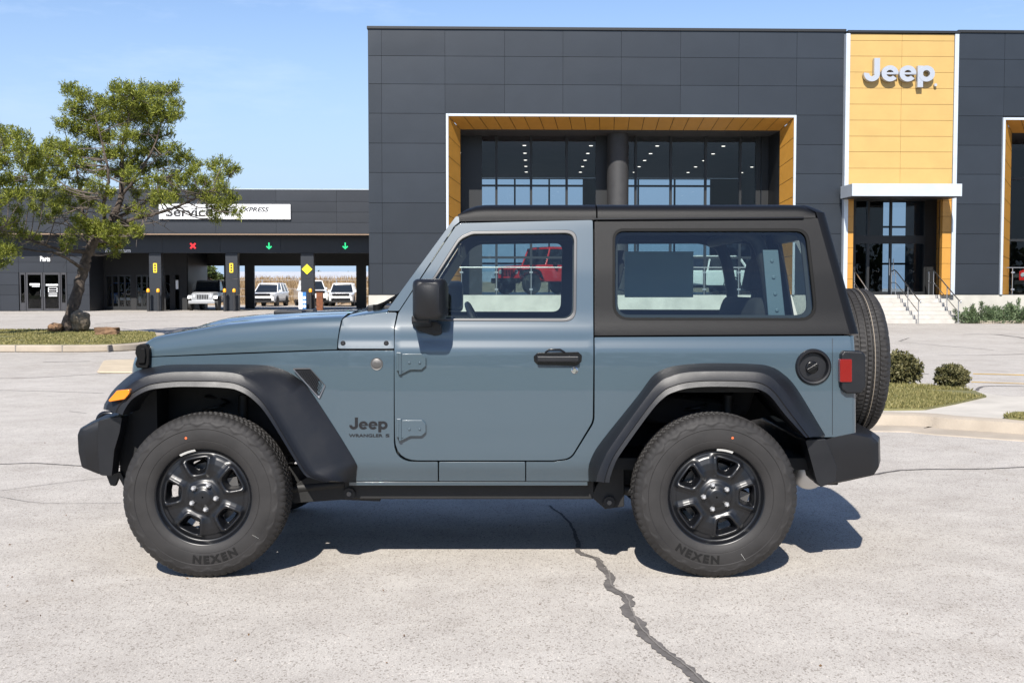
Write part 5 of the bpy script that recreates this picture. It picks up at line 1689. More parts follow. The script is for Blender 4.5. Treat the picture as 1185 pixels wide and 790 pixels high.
# ---- bonnet
def hood_edge(X):
    t = (X + 1.93) / (1.93 - 0.86)
    return t
bm = BM()
secs = []
HB = [(160, 413.5), (175, 412.2), (260, 408.6), (330, 406), (387, 404)]     # lower edge in the photo
HT = [(160, 405), (175, 396), (260, 381), (330, 375), (391, 371.5)]           # upper side crease
HC = [1.085, 1.165, 1.262, 1.290, 1.300]                                       # crown height on the centre line
def interp_curve(px, c):
    return float(np.interp(px, [p[0] for p in c], [p[1] for p in c]))
pxs = [160, 162, 165, 170, 176, 185, 200, 220, 240, 260, 285, 310, 335, 360, 390.0]
_hcx = [160, 168, 176, 200, 232, 280, 330, 387]
_hcz = [1.10, 1.150, 1.176, 1.207, 1.258, 1.279, 1.291, 1.300]
for px in pxs:
    lo = S(px, interp_curve(px, HB))
    hi = S(px, interp_curve(px, HT))
    X = lo.x
    hw = CY - lo.y                     # half width at this station
    zc = float(np.interp(px, _hcx, _hcz))
    ze = hi.z
    sec = []
    prof = [(1.0, lo.z), (1.0, lo.z * .65 + ze * .35), (0.995, lo.z * .3 + ze * .7), (0.985, ze), (0.968, ze + .014), (0.945, ze + .021), (0.90, ze + .027), (0.80, ze + .033), (0.70, ze + .036), (0.64, ze * .62 + zc * .38 + .018), (0.60, ze * .25 + zc * .75 + 0.004), (0.52, zc - .002), (0.25, zc + .002), (0.0, zc + .003)]
    if zc < ze + .036:
        prof = [(a, min(z, zc) if a < .95 else z) for a, z in prof]
    for a, z in prof:
        sec.append((X, CY - hw * a, z))
    for a, z in prof[-2::-1]:
        sec.append((X, CY + hw * a, z))
    if px > 380:       # the rear edge runs back towards the screen at the top corner
        k_ = [0, .003, .010, .018, .024] + [.030] * (len(sec) - 10) + [.024, .018, .010, .003, 0]
        sec = [(x + d, y, z) for (x, y, z), d in zip(sec, k_)]
    secs.append(sec)
loft(bm, secs)
# front lip of the bonnet
row = [(x - 0.004, y, z - 0.03) for x, y, z in secs[0]]
loft(bm, [row, secs[0]])
hood = cobj('bonnet', bm, MAT['paint'], smooth=50)
# black scoops on the bonnet
bm = BM()
for (X0, X1, yy) in ((-1.30, -1.14, 6.30), (-1.30, -1.14, 6.66)):
    box(bm, X0, X1, yy, yy + 0.12, 1.272, 1.302)
cobj('bonnet_vent', bm, MAT['plastic'], hood, bevel=0.008)
# under-bonnet filler (engine bay, keeps light out)
bm = BM()
box(bm, -1.86, -0.70, 6.08, 7.0, .62, 1.05)
cobj('engine_bay', bm, MAT['under'])
# cowl between bonnet and windscreen: painted, with a black grille strip along the screen
bm = BM()
secs = []
for X, z in ((-0.868, 1.254), (-0.84, 1.266), (-0.76, 1.282), (-0.69, 1.294), (-0.625, 1.302)):
    q = [(5.788, z - .03), (5.792, z - .010), (5.80, z + .002), (5.83, z + .012), (5.95, z + .022), (6.2, z + .030), (CY, z + .033 if X > -.8 else z + .044)]
    secs.append([(X, y, zz) for y, zz in q] + [(X, 2 * CY - y, zz) for y, zz in q[-2::-1]])
loft(bm, secs)
cw = cobj('cowl_top', bm, MAT['paint'], smooth=50)
bm = BM()
box(bm, -0.75, -0.60, 5.98, 2 * CY - 5.98, 1.30, 1.335)
cobj('cowl_grille', bm, MAT['plastic_dark'], cw, bevel=.008)

# ---- windscreen: header, glass, wipers
a, b = S(447.5, 359.6), S(528, 250.5)
bm = BM()
ya, yb = 5.86, 5.95
for (t0, t1) in ((0.0, 0.10), (0.90, 1.0)):
    p0 = [a.x + (b.x - a.x) * t0 + .012, a.z + (b.z - a.z) * t0]; p1 = [a.x + (b.x - a.x) * t1 + .012, a.z + (b.z - a.z) * t1]
    y0 = (a.y + (b.y - a.y) * t0) + .02; y1 = (a.y + (b.y - a.y) * t1) + .02
    loft(bm, [[(p0[0], y0, p0[1]), (p1[0], y1, p1[1]), (p1[0] + .05, y1, p1[1]), (p0[0] + .05, y0, p0[1])],
              [(p0[0], 2 * CY - y0, p0[1]), (p1[0], 2 * CY - y1, p1[1]), (p1[0] + .05, 2 * CY - y1, p1[1]), (p0[0] + .05, 2 * CY - y0, p0[1])]], closed=True, cap=True)
cobj('windscreen_frame', bm, MAT['paint'], bevel=0.006)
bm = BM()
quad(bm, [(a.x + .02, a.y + .03, a.z), (a.x + .02, 2 * CY - a.y - .03, a.z), (b.x + .02, 2 * CY - b.y - .03, b.z), (b.x + .02, b.y + .03, b.z)])
cobj('windscreen', bm, MAT['glass'])
for yy in (6.05, 6.75):
    bm = BM()
    tube(bm, [(-0.70, yy - .12, 1.325), (-0.66, yy - .06, 1.345), (-0.545, yy + .42, 1.44)], [.012, .010, .006], 8)
    tube(bm, [(-0.69, yy - .13, 1.30), (-0.69, yy - .13, 1.34)], .022, 10)
    tube(bm, [(-0.63, yy + .02, 1.353), (-0.52, yy + .46, 1.455)], .008, 6)
    cobj('wiper', bm, MAT['rubber'], smooth=50)
bm = BM()
box(bm, -0.30, -0.285, 6.43, 6.66, 1.60, 1.665)
cobj('interior_mirror', bm, MAT['plastic_dark'], bevel=0.006)

# ---- roof: two panels with the joint above the door's rear edge
def roof(name, x0, x1, n, front=False, rear=False):
    bm = BM()
    secs = []
    for i in range(n + 1):
        t = i / n
        X = x0 + (x1 - x0) * t
        e = 0.0; lift = 0.0
        zb = 1.7615 + .0185 * min(1.0, max(0.0, (X + .28) / 1.85)) ** .8
        zs = 1.793
        zc = 1.872
        drop = 0.0
        if front:
            drop = 0.050 * max(0, 1 - t / 0.25) ** 3
        if rear:
            drop = 0.030 * max(0, (t - 0.93) / 0.07) ** 2
        yb = 5.885
        prof = [(yb + .010, zb - .006), (yb, zb), (yb + .003, zb * .4 + zs * .6), (yb + .008, zs + .016 - drop * .3), (yb + .020, zs + .034 - drop * .6), (yb + .042, zs + .047 - drop * .85), (yb + .08, zs + .056 - drop), (yb + .2, zs + .066 - drop), (yb + .4, zc - .006 - drop), (CY, zc - drop)]
        prof = [(y, max(z, zb - .006)) for y, z in prof]
        sec = [(X, y, z) for y, z in prof] + [(X, 2 * CY - y, z) for y, z in prof[-2::-1]]
        secs.append(sec)
    rows = loft(bm, secs)
    for r_ in (rows[0], rows[-1]):
        bm.faces.new(r_)
    return cobj(name, bm, MAT['hardtop'], smooth=45)
xj = W(690.5, 245, 5.9).x
roof('roof_panel', W(530, 250, 5.9).x, xj - .004, 16, front=True)
roof('roof_panel', xj + .004, W(943, 245, 5.9).x, 40, rear=True)
bm = BM()
box(bm, -0.26, 1.50, 5.93, 2 * CY - 5.93, 1.765, 1.785)
cobj('headliner', bm, MAT['headliner'])
bm = BM()     # drip rail along the hardtop
a, b = S(688, 253.8, -0.008), S(930, 252.2, -0.008)
tube(bm, [(a.x, a.y, a.z), (b.x, b.y, b.z)], .005, 8)
cobj('drip_rail', bm, MAT['gloss_black'], smooth=50)

# ---- rear of the hardtop, tailgate, rear window
pt = S(946, 252); pb = S(983.5, 386.5)
bm = BM()
prof = []
for t in [-.115, -.095, -.05] + list(np.linspace(0, 1, 9)):
    X = pt.x + (pb.x - pt.x) * t; z = pt.z + (pb.z - pt.z) * t; y = yside(X, z)
    if t < -.06: X -= (-.06 - t) * 1.1; y += (-.06 - t) * .9
    sec = [(X, y, z), (X + .022, y + .006, z), (X + .045, y + .022, z), (X + .058, y + .05, z), (X + .065, y + .13, z), (X + .070, y + .17, z), (X + .055, y + .18, z)]
    prof.append(sec)
loft(bm, prof)
b2 = bm.copy(); mirror(b2)
me_ = bpy.data.meshes.new('tmp'); b2.to_mesh(me_); b2.free(); bm.from_mesh(me_); bpy.data.meshes.remove(me_)
# rails over and under the glass
x_t, x_b = pt.x + .065, pb.x + .065
for z0, z1 in ((pt.z - .09, pt.z + .045), (pb.z, pb.z + .05)):
    tt0 = (pt.z - z0) / (pt.z - pb.z); tt1 = (pt.z - z1) / (pt.z - pb.z)
    xa = x_t + (x_b - x_t) * tt0; xb = x_t + (x_b - x_t) * tt1
    loft(bm, [[(xa, 6.05, z0), (xb, 6.05, z1), (xb - .05, 6.05, z1), (xa - .05, 6.05, z0)], [(xa, 2 * CY - 6.05, z0), (xb, 2 * CY - 6.05, z1), (xb - .05, 2 * CY - 6.05, z1), (xa - .05, 2 * CY - 6.05, z0)]], closed=True, cap=True)
hb = cobj('hardtop_rear', bm, MAT['hardtop'], smooth=40)
bm = BM()
quad(bm, [(pt.x + .055, 6.05, pt.z - .09), (pt.x + .055, 2 * CY - 6.05, pt.z - .09), (pb.x + .055, 2 * CY - 6.05, pb.z + .05), (pb.x + .055, 6.05, pb.z + .05)])
cobj('rear_window', bm, MAT['glass_rear'], hb)
pq = S(984, 388.6); pr = S(986.5, 505)
bm = BM()
secs = []
for t in np.linspace(0, 1, 7):
    X = pq.x + (pr.x - pq.x) * t; z = pq.z + (pr.z - pq.z) * t; y = yside(X, z)
    secs.append([(X, y, z), (X + .010, y + .004, z), (X + .02, y + .014, z), (X + .026, y + .04, z), (X + .03, CY, z), (X + .026, 2 * CY - y - .04, z), (X + .02, 2 * CY - y - .014, z), (X, 2 * CY - y, z)])
loft(bm, secs)
cobj('tailgate', bm, MAT['paint'], smooth=50)
bm = BM()     # seam of the rear corner panel
for a, b in zip(range(391, 503, 8), range(399, 511, 8)):
    p, q = S(963.3, a, -0.0012), S(963.3, min(b, 504), -0.0012)
    quad(bm, [(p.x - .0012, p.y, p.z), (p.x + .0012, p.y, p.z), (q.x + .0012, q.y, q.z), (q.x - .0012, q.y, q.z)])
cobj('panel_seam', bm, MAT['decal'])

# ---- wheel-arch flares
FO = [(121.5, 471), (123, 464), (133, 449), (157, 429.5), (180, 424), (207, 421.5), (293, 421.8), (322, 425.5), (345, 437), (363, 457), (409.5, 530), (412.8, 543), (412, 557)]
FL = [(123, 474), (125, 468), (139, 455), (164, 437.5), (186, 432), (212, 430), (262, 430.5), (284, 436), (301, 449), (318, 472), (357, 540), (366, 549), (383, 556)]
FI = [(143, 480), (146, 473), (155, 461), (172, 452), (190, 449.3), (215, 448), (262, 449.5), (279, 454), (294, 464), (311, 484), (349, 545), (358, 552), (378, 558)]
RO = [(681, 556), (681, 540), (686, 526), (697, 509), (737, 459), (755, 435), (768, 427), (785, 422.5), (820, 420), (872, 421), (892, 424), (906, 432), (922, 449), (955, 503)]
RL = [(690, 557), (692, 548), (698, 533), (708, 515), (747, 461), (764, 441.5), (776, 435.5), (793, 431), (822, 429.5), (868, 430), (886, 433), (898, 441), (914, 461), (941, 505)]
RI = [(706, 558), (707, 552), (712, 537), (720, 523), (754, 476), (770, 459.5), (781, 454), (796, 450), (822, 448), (866, 449), (881, 452.5), (892, 460), (907, 479), (932, 506)]
def flare(O, L, I, side, yl, cap_end=True):
    n = 64
    o = resample(catmull([(a, b, 0) for a, b in O], 8), n)
    l = resample(catmull([(a, b, 0) for a, b in L], 8), n)
    i_ = resample(catmull([(a, b, 0) for a, b in I], 8), n)
    bm = BM()
    secs = []
    for k in range(n):
        pO = S(o[k][0], o[k][1], 0.004)
        pO2 = S(o[k][0] * .985 + l[k][0] * .015, o[k][1] * .985 + l[k][1] * .015, -0.006)
        pL = W(l[k][0], l[k][1], yl + .034)
        pI = W(i_[k][0], i_[k][1], yl + .004)
        mid = pO2.lerp(pL, 0.45); mid.y = pO2.y + (pL.y - pO2.y) * 0.58
        q1 = pL.lerp(pI, 0.25); q1.y = yl + .026
        q2 = pL.lerp(pI, 0.56); q2.y = yl + .008
        q3 = pL.lerp(pI, 0.62); q3.y = yl + .012     # step line in the lip
        q4 = pL.lerp(pI, 0.95); q4.y = yl + .002
        rL = pO2.lerp(pL, .90); rL.y = pL.y + .012
        inn = pI.copy(); inn.y = 5.86
        secs.append([pO, pO2, mid, rL, pL, q1, q2, q3, q4, pI + Vector((0, .012, 0)), inn])
    rows = loft(bm, secs)
    for rr in (rows[0], rows[-1]):
        bm.faces.new(rr)
    if side < 0: mirror(bm)
    return cobj('wheel_arch_flare', bm, MAT['plastic'], smooth=38)
for side in (1, -1):
    ff = flare(FO, FL, FI, side, 5.598)
    flare(RO, RL, RI, side, 5.598)
    # side marker in the front flare
    mk = [(126, 463), (136, 451.5), (151, 450), (150.5, 455), (145, 461.5), (128, 464.5)]
    bm = BM()
    m2 = fillet([(W(a, b, 5.60).x, W(a, b, 5.60).z) for a, b in mk], .008, 3)
    prism(bm, [(p.x, p.y) for p in m2], 'Y', 5.588, 5.66)
    if side < 0: mirror(bm)
    cobj('side_marker', bm, MAT['amber'], ff, bevel=0.005)
    # liners: the dark tunnel above each wheel
    for I in (FI, RI):
        bm = BM()
        c = resample(catmull([(a, b, 0) for a, b in I], 6), 40)
        secs = []
        for yy in (5.63, 5.86, 6.10, 6.32):
            row = []
            for q in c:
                p = W(q[0], q[1], 5.62)
                row.append((p.x, yy, p.z + (.03 if yy > 5.7 else 0.012)))
            secs.append(row)
        loft(bm, secs)
        row = secs[-1]
        bm.faces.new([bm.verts.new(p) for p in row])
        if side < 0: mirror(bm)
        cobj('wheel_liner', bm, MAT['liner'], smooth=50)

# ---- fender vent, badges, bolts
for side in (1, -1):
    bm = BM()
    vp = [(339, 425.5), (359, 425.5), (377, 446), (370, 461)]
    v2 = fillet([S2(*p) for p in vp], .006, 3)
    cy = sum(p.x for p in v2) / len(v2); cz = sum(p.y for p in v2) / len(v2)
    yv = yside(cy, cz)
    inn = [(cy + (p.x - cy) * .90, cz + (p.y - cz) * .90) for p in v2]
    out_ = [(p.x, p.y) for p in v2]
    A = [bm.verts.new((x, yv - .014, z)) for x, z in out_]; B = [bm.verts.new((x, yv - .012, z)) for x, z in inn]
    Cc = [bm.verts.new((x, yv + .02, z)) for x, z in out_]; Dd = [bm.verts.new((x, yv - .002, z)) for x, z in inn]
    n = len(A)
    for k in range(n):
        j = (k + 1) % n
        bm.faces.new((A[k], A[j], B[j], B[k])); bm.faces.new((A[k], A[j], Cc[j], Cc[k])); bm.faces.new((B[k], B[j], Dd[j], Dd[k]))
    if side < 0: mirror(bm)
    fv = cobj('fender_vent', bm, mat('vent_surround', (.16, .16, .165), .35, metal=.7), smooth=30)
    bm = BM()
    prism(bm, inn, 'Y', yv - .004, yv + .01)
    lo, hi = min(p[1] for p in inn), max(p[1] for p in inn)
    # mesh bars
    for s_ in range(-14, 15):
        for dirn in (1, -1):
            x0 = cy + s_ * .011
            seg = []
            for k in range(13):
                t = -0.09 + k * .015
                q = (x0 + t * .58 * dirn, cz + t)
                if inside(q, inn): seg.append(q)
            if len(seg) >= 2:
                tube(bm, [(seg[0][0], yv - .006, seg[0][1]), (seg[-1][0], yv - .006, seg[-1][1])], .0016, 4)
    if side < 0: mirror(bm)
    cobj('vent_mesh', bm, MAT['plastic'], fv)
    bm = BM()
    p = S(436, 421)
    lathe(bm, [(.0, -.006), (.022, -.006), (.026, -.004), (.030, -.005), (.031, 0), (.031, .006)], 28, 'Y', (p.x, p.y, p.z))
    add_text(bm, 'TRAIL', .012, face_cam(p.x, p.y - .0065, p.z + .004), ext=.0006, offset=.0004)
    if side < 0: mirror(bm)
    cobj('fender_badge', bm, MAT['iron'], smooth=40)
    for bx, by in ((397, 397), (447, 397)):
        bm = BM()
        p = S(bx, by)
        lathe(bm, [(.0, -.008), (.008, -.008), (.011, -.004), (.0125, -.003), (.0125, .004)], 14, 'Y', (p.x, p.y, p.z))
        if side < 0: mirror(bm)
        cobj('body_bolt', bm, MAT['plastic_dark'], smooth=40)
bm = BM()
p = S(426.5, 491)
def sidetext(bm, s, cx, cy_, wpx, hpx_size, **k):
    vs, fs = text_verts(s, 1.0, **k)
    w = max(v[0] for v in vs) - min(v[0] for v in vs); x0 = (max(v[0] for v in vs) + min(v[0] for v in vs)) / 2
    h = max(v[1] for v in vs) - min(v[1] for v in vs); y0 = (max(v[1] for v in vs) + min(v[1] for v in vs)) / 2
    c = S(cx, cy_)
    a = (S(cx + wpx / 2, cy_).x - S(cx - wpx / 2, cy_).x) / w
    b = (S(cx, cy_ - hpx_size / 2).z - S(cx, cy_ + hpx_size / 2).z) / h
    V = []
    for v in vs:
        X = c.x + (v[0] - x0) * a; Z = c.z + (v[1] - y0) * b
        V.append(bm.verts.new((X, yside(X, Z) - .0016 - (0.001 if v[2] > 0 else 0), Z)))
    for f in fs:
        try: bm.faces.new([V[i] for i in f])
        except ValueError: pass
def _pl(x, y, d):
    q = S(404.3 + x / 4.36 * 44.2, 499.8 - (y + .42) / 1.87 * 17.0 + 0.0)
    return Vector((q.x, q.y - d, q.z))
bold_name(bm, _pl, .0002, .0024)
cobj('lettering', bm, MAT['decal'])
bm = BM()
sidetext(bm, 'WRANGLER', 423.3, 503.6, 39, 3.6, ext=.01, offset=.02)
sidetext(bm, 'S', 448.5, 503.6, 4.6, 3.6, ext=.01, offset=.02)
cobj('lettering', bm, MAT['decal'])

# ---- door furniture (both doors)
doors = [o for o in car.children if o.name.startswith('door')]
for side, d in ((1, doors[0]), (-1, doors[1])):
    # recess + handle
    bm = BM()
    hp = [(617.5, 412), (622, 408), (669, 407), (673.5, 411), (673, 418), (667, 423.5), (622, 422), (618, 418)]
    h2 = fillet([S2(*q) for q in hp], .012, 4)
    y0 = yside(.2, 1.08)
    prism(bm, [(q.x, q.y) for q in h2], 'Y', y0 - .004, y0 + .01)
    pp = S(640, 408)
    tube(bm, [(pp.x - .04, y0 - .006, pp.z + .002), (pp.x - .02, y0 - .008, pp.z + .017), (pp.x + .035, y0 - .008, pp.z + .017), (pp.x + .06, y0 - .006, pp.z + .002)], .0045, 6)
    if side < 0: mirror(bm)
    hd = cobj('door_handle', bm, MAT['gloss_black'], d, bevel=0.003)
    bm = BM()
    a, b = S(621, 413.5), S(670, 413)
    box(bm, a.x, b.x, y0 - .040, y0 - .018, a.z - .022, a.z + .010)
    box(bm, a.x, a.x + .02, y0 - .02, y0, a.z - .02, a.z + .008); box(bm, b.x - .03, b.x, y0 - .02, y0, a.z - .02, a.z + .008)
    if side < 0: mirror(bm)
    cobj('grip', bm, MAT['plastic'], hd, bevel=0.008, seg=3)
    bm = BM()
    q = S(665, 428.3)
    lathe(bm, [(.0, -.009), (.010, -.009), (.013, -.005), (.0165, -.003), (.0175, .003)], 20, 'Y', (q.x, q.y, q.z))
    if side < 0: mirror(bm)
    cobj('door_lock', bm, MAT['chrome'], d, smooth=40)
    # hinges
    for dy in (0, 76.5):
        bm = BM()
        yh = yside(-.5, S(470, 420 + dy).z)
        leaf = [(465, 409), (489, 409), (493, 413), (493, 423), (488, 427.5), (475, 427.5), (466, 432), (463, 432), (463, 424)]
        l2 = fillet([S2(u, v + dy) for u, v in leaf], .008, 3)
        prism(bm, [(u.x, u.y) for u in l2], 'Y', yh - .016, yh + .004)
        plate = [(459, 407.5), (464, 407.5), (464, 429), (459, 429)]
        prism(bm, [S2(u, v + dy) for u, v in plate], 'Y', yh - .010, yh + .004)
        a, b = S(463.5, 408 + dy), S(463.5, 433 + dy)
        tube(bm, [(a.x, yh - .014, a.z), (b.x, yh - .014, b.z)], .008, 10)
        for u in (474, 486):
            q = S(u, 419.5 + dy)
            lathe(bm, [(.0, -.021), (.006, -.021), (.008, -.015)], 10, 'Y', (q.x, yh, q.z))
        if side < 0: mirror(bm)
        hg = cobj('hinge', bm, MAT['paint'], d, bevel=0.003)
        bm = BM()
        q = S(461, 431.5 + dy)
        tube(bm, [(q.x, yh - .012, q.z), (q.x + .03, yh - .010, q.z + .012)], .006, 8)
        if side < 0: mirror(bm)
        cobj('hinge_stop', bm, MAT['rubber'], hg, smooth=50)
    # mirror
    bm = BM()
    secs = []
    for (yy, x0, x1, z0, z1) in ((5.525, 482, 508, 327, 366), (5.54, 478.5, 511, 324, 369.5), (5.575, 476.5, 514.5, 322.5, 371), (5.63, 476, 516, 322.5, 371), (5.675, 479, 517, 326, 370), (5.69, 484, 516, 331, 367)):
        p0, p1 = W(x0, z0, 5.53), W(x1, z1, 5.53)
        rc = fillet([(p0.x, p1.z), (p1.x, p1.z), (p1.x, p0.z), (p0.x, p0.z)], .032, 5)
        secs.append([(u.x, yy, u.y) for u in rc])
    loft(bm, secs, closed=True, cap=True)
    if side < 0: mirror(bm)
    mr = cobj('wing_mirror', bm, MAT['plastic'], d, smooth=45)
    bm = BM()
    arm = [(474, 371), (505, 371), (511, 375), (512, 386), (503, 388), (484, 382)]
    a2 = fillet([S2(*u) for u in arm], .015, 4)
    prism(bm, [(u.x, u.y) for u in a2], 'Y', 5.735, 5.79)
    q0 = W(485, 371, 5.58)
    secs = []
    for t in (0, .5, 1):
        yy = 5.56 + (5.76 - 5.56) * t
        zz = q0.z + .005 - .035 * t
        secs.append([(q0.x - .035, yy, zz - .012), (q0.x + .05, yy, zz - .012), (q0.x + .05, yy, zz + .02), (q0.x - .035, yy, zz + .02)])
    loft(bm, secs, closed=True, cap=True)
    if side < 0: mirror(bm)
    cobj('mirror_arm', bm, MAT['plastic_dark'], mr, bevel=0.006)

# ---- fuel filler (near side only)
bm = BM()
p = S(941, 424.3)
lathe(bm, [(.060, .05), (.064, .018), (.070, -.004), (.074, -.014), (.082, -.016), (.088, -.010), (.090, .0), (.090, .01)], 48, 'Y', (p.x, p.y, p.z))
lathe(bm, [(.0, .045), (.062, .045)], 32, 'Y', (p.x, p.y, p.z))
ffil = cobj('fuel_filler', bm, MAT['plastic'], smooth=40)
bm = BM()
lathe(bm, [(.0, .005), (.028, .005), (.034, .012), (.036, .045)], 28, 'Y', (p.x - .004, p.y, p.z - .004))
for s_ in (1,):
    b_ = box(bm, p.x - .036, p.x + .028, p.y - .016, p.y + .01, p.z - .012, p.z + .006)
    bmesh.ops.rotate(bm, verts=b_, cent=(p.x - .004, p.y, p.z - .004), matrix=Matrix.Rotation(R(-32), 3, 'Y'))
cobj('fuel_cap', bm, MAT['gloss_black'], ffil, smooth=40, bevel=0.003)

# ---- tail lamps
for side in (1, -1):
    bm = BM()
    q = [(972.5, 410), (976, 405.5), (997, 406.5), (1001, 411), (1001, 448), (996, 455), (979, 455), (973, 450)]
    q2 = fillet([(W(u, v, 5.72).x, W(u, v, 5.72).z) for u, v in q], .012, 4)
    prism(bm, [(u.x, u.y) for u in q2], 'Y', 5.705, 5.91)
    if side < 0: mirror(bm)
    tl = cobj('tail_lamp', bm, MAT['plastic'], bevel=0.010, seg=3)
    bm = BM()
    q = [(972, 415.5), (986, 415.5), (986, 442), (972, 442)]
    q2 = fillet([(W(u, v, 5.70).x, W(u, v, 5.70).z) for u, v in q], .006, 3)
    prism(bm, [(u.x, u.y) for u in q2], 'Y', 5.698, 5.73)
    box(bm, W(1001.2, 430, 5.72).x - .01, W(1001.2, 430, 5.72).x + .004, 5.73, 5.89, .93, 1.05)
    if side < 0: mirror(bm)
    cobj('lamp_lens', bm, MAT['red_lens'], tl, bevel=0.003)

# ---- bumpers
def shift_poly(pl, Y, dx=0.0, dz=0.0, s=1.0):
    return [(W(u, v, 5.76).x + dx, W(u, v, 5.76).z + dz) for u, v in pl]
bm = BM()
rb_side = [(934, 510.5), (956, 507), (966, 504), (988, 499.5), (1010, 504), (1017.5, 511), (1018, 540), (1012, 549.5), (980, 556.5), (950, 562.5), (944, 557)]
base = fillet(shift_poly(rb_side, 5.76), .018, 4)
secs = []
for (yy, k, dx) in ((5.735, .93, -.02), (5.745, .98, -.006), (5.77, 1.0, 0.0), (5.95, 1.0, .03), (6.54, 1.0, .06), (7.13, 1.0, .03), (7.31, 1.0, 0), (7.335, .98, -.006), (7.345, .93, -.02)):
    cx = sum(u.x for u in base) / len(base); cz = sum(u.y for u in base) / len(base)
    secs.append([(cx + (u.x - cx) * k + dx * max(0, (u.x - cx) * 10 + .5 if dx > 0 else 1), yy, cz + (u.y - cz) * k) for u in base])
loft(bm, secs, closed=True, cap=True)
cobj('rear_bumper', bm, MAT['plastic'], smooth=35)
bm = BM()      # end piece ahead of the rear bumper, closing the arch
e2 = fillet([(W(u, v, 5.70).x, W(u, v, 5.70).z) for u, v in ((931, 508.5), (955, 507.5), (968, 540), (966, 556), (949, 563), (944, 556))], .01, 3)
bm.free()
for s_ in (1, -1):
    bm = BM()
    prism(bm, [(u.x, u.y) for u in e2], 'Y', 5.685, 5.80)
    if s_ < 0: mirror(bm)
    cobj('bumper_end', bm, MAT['plastic'], bevel=0.008)
bm = BM()
fb_side = [(90, 502), (93, 495), (112, 486), (129, 483), (131, 500), (129, 549), (115, 548), (95, 540), (91, 522)]
base = fillet(shift_poly(fb_side, 5.76), .02, 4)
cx = sum(u.x for u in base) / len(base); cz = sum(u.y for u in base) / len(base)
secs = []
for (yy, k, dx) in ((5.715, .90, .03), (5.725, .97, .01), (5.76, 1.0, 0), (6.0, 1.0, -.04), (6.3, 1.0, -.08), (6.54, 1.0, -.09), (6.78, 1.0, -.08), (7.08, 1.0, -.04), (7.32, 1.0, 0), (7.355, .97, .01), (7.365, .90, .03)):
    secs.append([(cx + (u.x - cx) * k + dx, yy, cz + (u.y - cz) * k) for u in base])
loft(bm, secs, closed=True, cap=True)
fbm = cobj('front_bumper', bm, MAT['plastic'], smooth=35)
bm = BM()
e2 = fillet([(W(u, v, 5.72).x, W(u, v, 5.72).z) for u, v in ((115, 486), (131, 482), (143, 481), (140, 500), (134, 520), (131, 550), (117, 549), (114.5, 520))], .012, 3)
bm.free()
for y0, y1 in ((5.700, 5.80), (2 * CY - 5.80, 2 * CY - 5.700)):
    bm = BM()
    prism(bm, [(u.x, u.y) for u in e2], 'Y', y0, y1)
    cobj('bumper_end', bm, MAT['plastic'], bevel=0.012, seg=3)
bm = BM()
e2 = [(W(u, v, 5.85).x, W(u, v, 5.85).z) for u, v in ((123, 548), (128, 561), (134, 562), (138, 552), (150, 575), (154, 572), (140, 545))]
bm.free()
for y0, y1 in ((5.84, 5.87), (2 * CY - 5.87, 2 * CY - 5.84)):
    bm = BM()
    prism(bm, e2, 'Y', y0, y1)
    cobj('air_dam', bm, MAT['plastic_dark'], bevel=0.004)
for yy in (6.06, 2 * CY - 6.06):
    bm = BM()
    pts = [W(u, v, 6.06) for u, v in ((114, 492), (114, 484), (119, 479), (128, 478.5), (136, 481), (138, 486))]
    tube(bm, [(q.x, yy, q.z) for q in catmull(pts, 4)], .014, 8)
    cobj('tow_hook', bm, MAT['gloss_black'], smooth=50)

# ---- grille, headlamps, bonnet latches
xg = W(154, 420, 5.93).x
bm = BM()
secs = []
for (X, z0, z1, hw) in ((xg + .06, .72, 1.075, .62), (xg + .015, .72, 1.085, .615), (xg + .0, .73, 1.07, .605), (xg - .012, .75, 1.045, .59)):
    rc = fillet([(CY - hw, z0), (CY + hw, z0), (CY + hw, z1), (CY - hw, z1)], .06, 5)
    secs.append([(X, u.x, u.y) for u in rc])
loft(bm, secs, closed=True, cap=True)
gr = cobj('grille', bm, MAT['paint'], smooth=40)
for s in (1, -1):
    bm = BM(); box(bm, -1.925, -1.80, 5.84, 6.02, .52, .93)
    box(bm, -2.00, -1.926, 5.86, 6.10, .46, .79)
    if s < 0: mirror(bm)
    cobj('inner_fender', bm, MAT['liner'])
for k in range(-3, 4):
    bm = BM()
    q = fillet([(CY + k * .085 - .026, .80), (CY + k * .085 + .026, .80), (CY + k * .085 + .026, 1.02), (CY + k * .085 - .026, 1.02)], .02, 3)
    prism(bm, [(u.x, u.y) for u in q], 'X', xg - .016, xg + .01)
    cobj('grille_slot', bm, MAT['gloss_black'], gr)
for s in (-1, 1):
    bm = BM()
    lathe(bm, [(.0, xg - .035), (.06, xg - .03), (.085, xg - .018), (.095, xg - .008), (.095, xg)], 32, 'X', (0, CY + s * .43, .95))
    cobj('headlamp', bm, MAT['clear_lens'], gr, smooth=40)
for s in (1, -1):
    bm = BM()
    yl_ = S(168, 412).y
    q = fillet([(W(u, v, yl_).x, W(u, v, yl_).z) for u, v in ((158.5, 408), (160, 400), (165, 397.5), (172, 398), (175.5, 404), (175, 421), (173, 426), (161, 425), (158.5, 421), (161, 414))], .010, 4)
    prism(bm, [(u.x, u.y) for u in q], 'Y', yl_ - .035, yl_ + .03)
    q = fillet([(W(u, v, yl_).x, W(u, v, yl_).z) for u, v in ((163, 411), (166, 402), (171, 402), (172, 411), (171, 420), (163, 420))], .008, 3)
    prism(bm, [(u.x, u.y) for u in q], 'Y', yl_ - .048, yl_ - .03)
    if s < 0: mirror(bm)
    cobj('bonnet_latch', bm, MAT['rubber'], bevel=0.006)

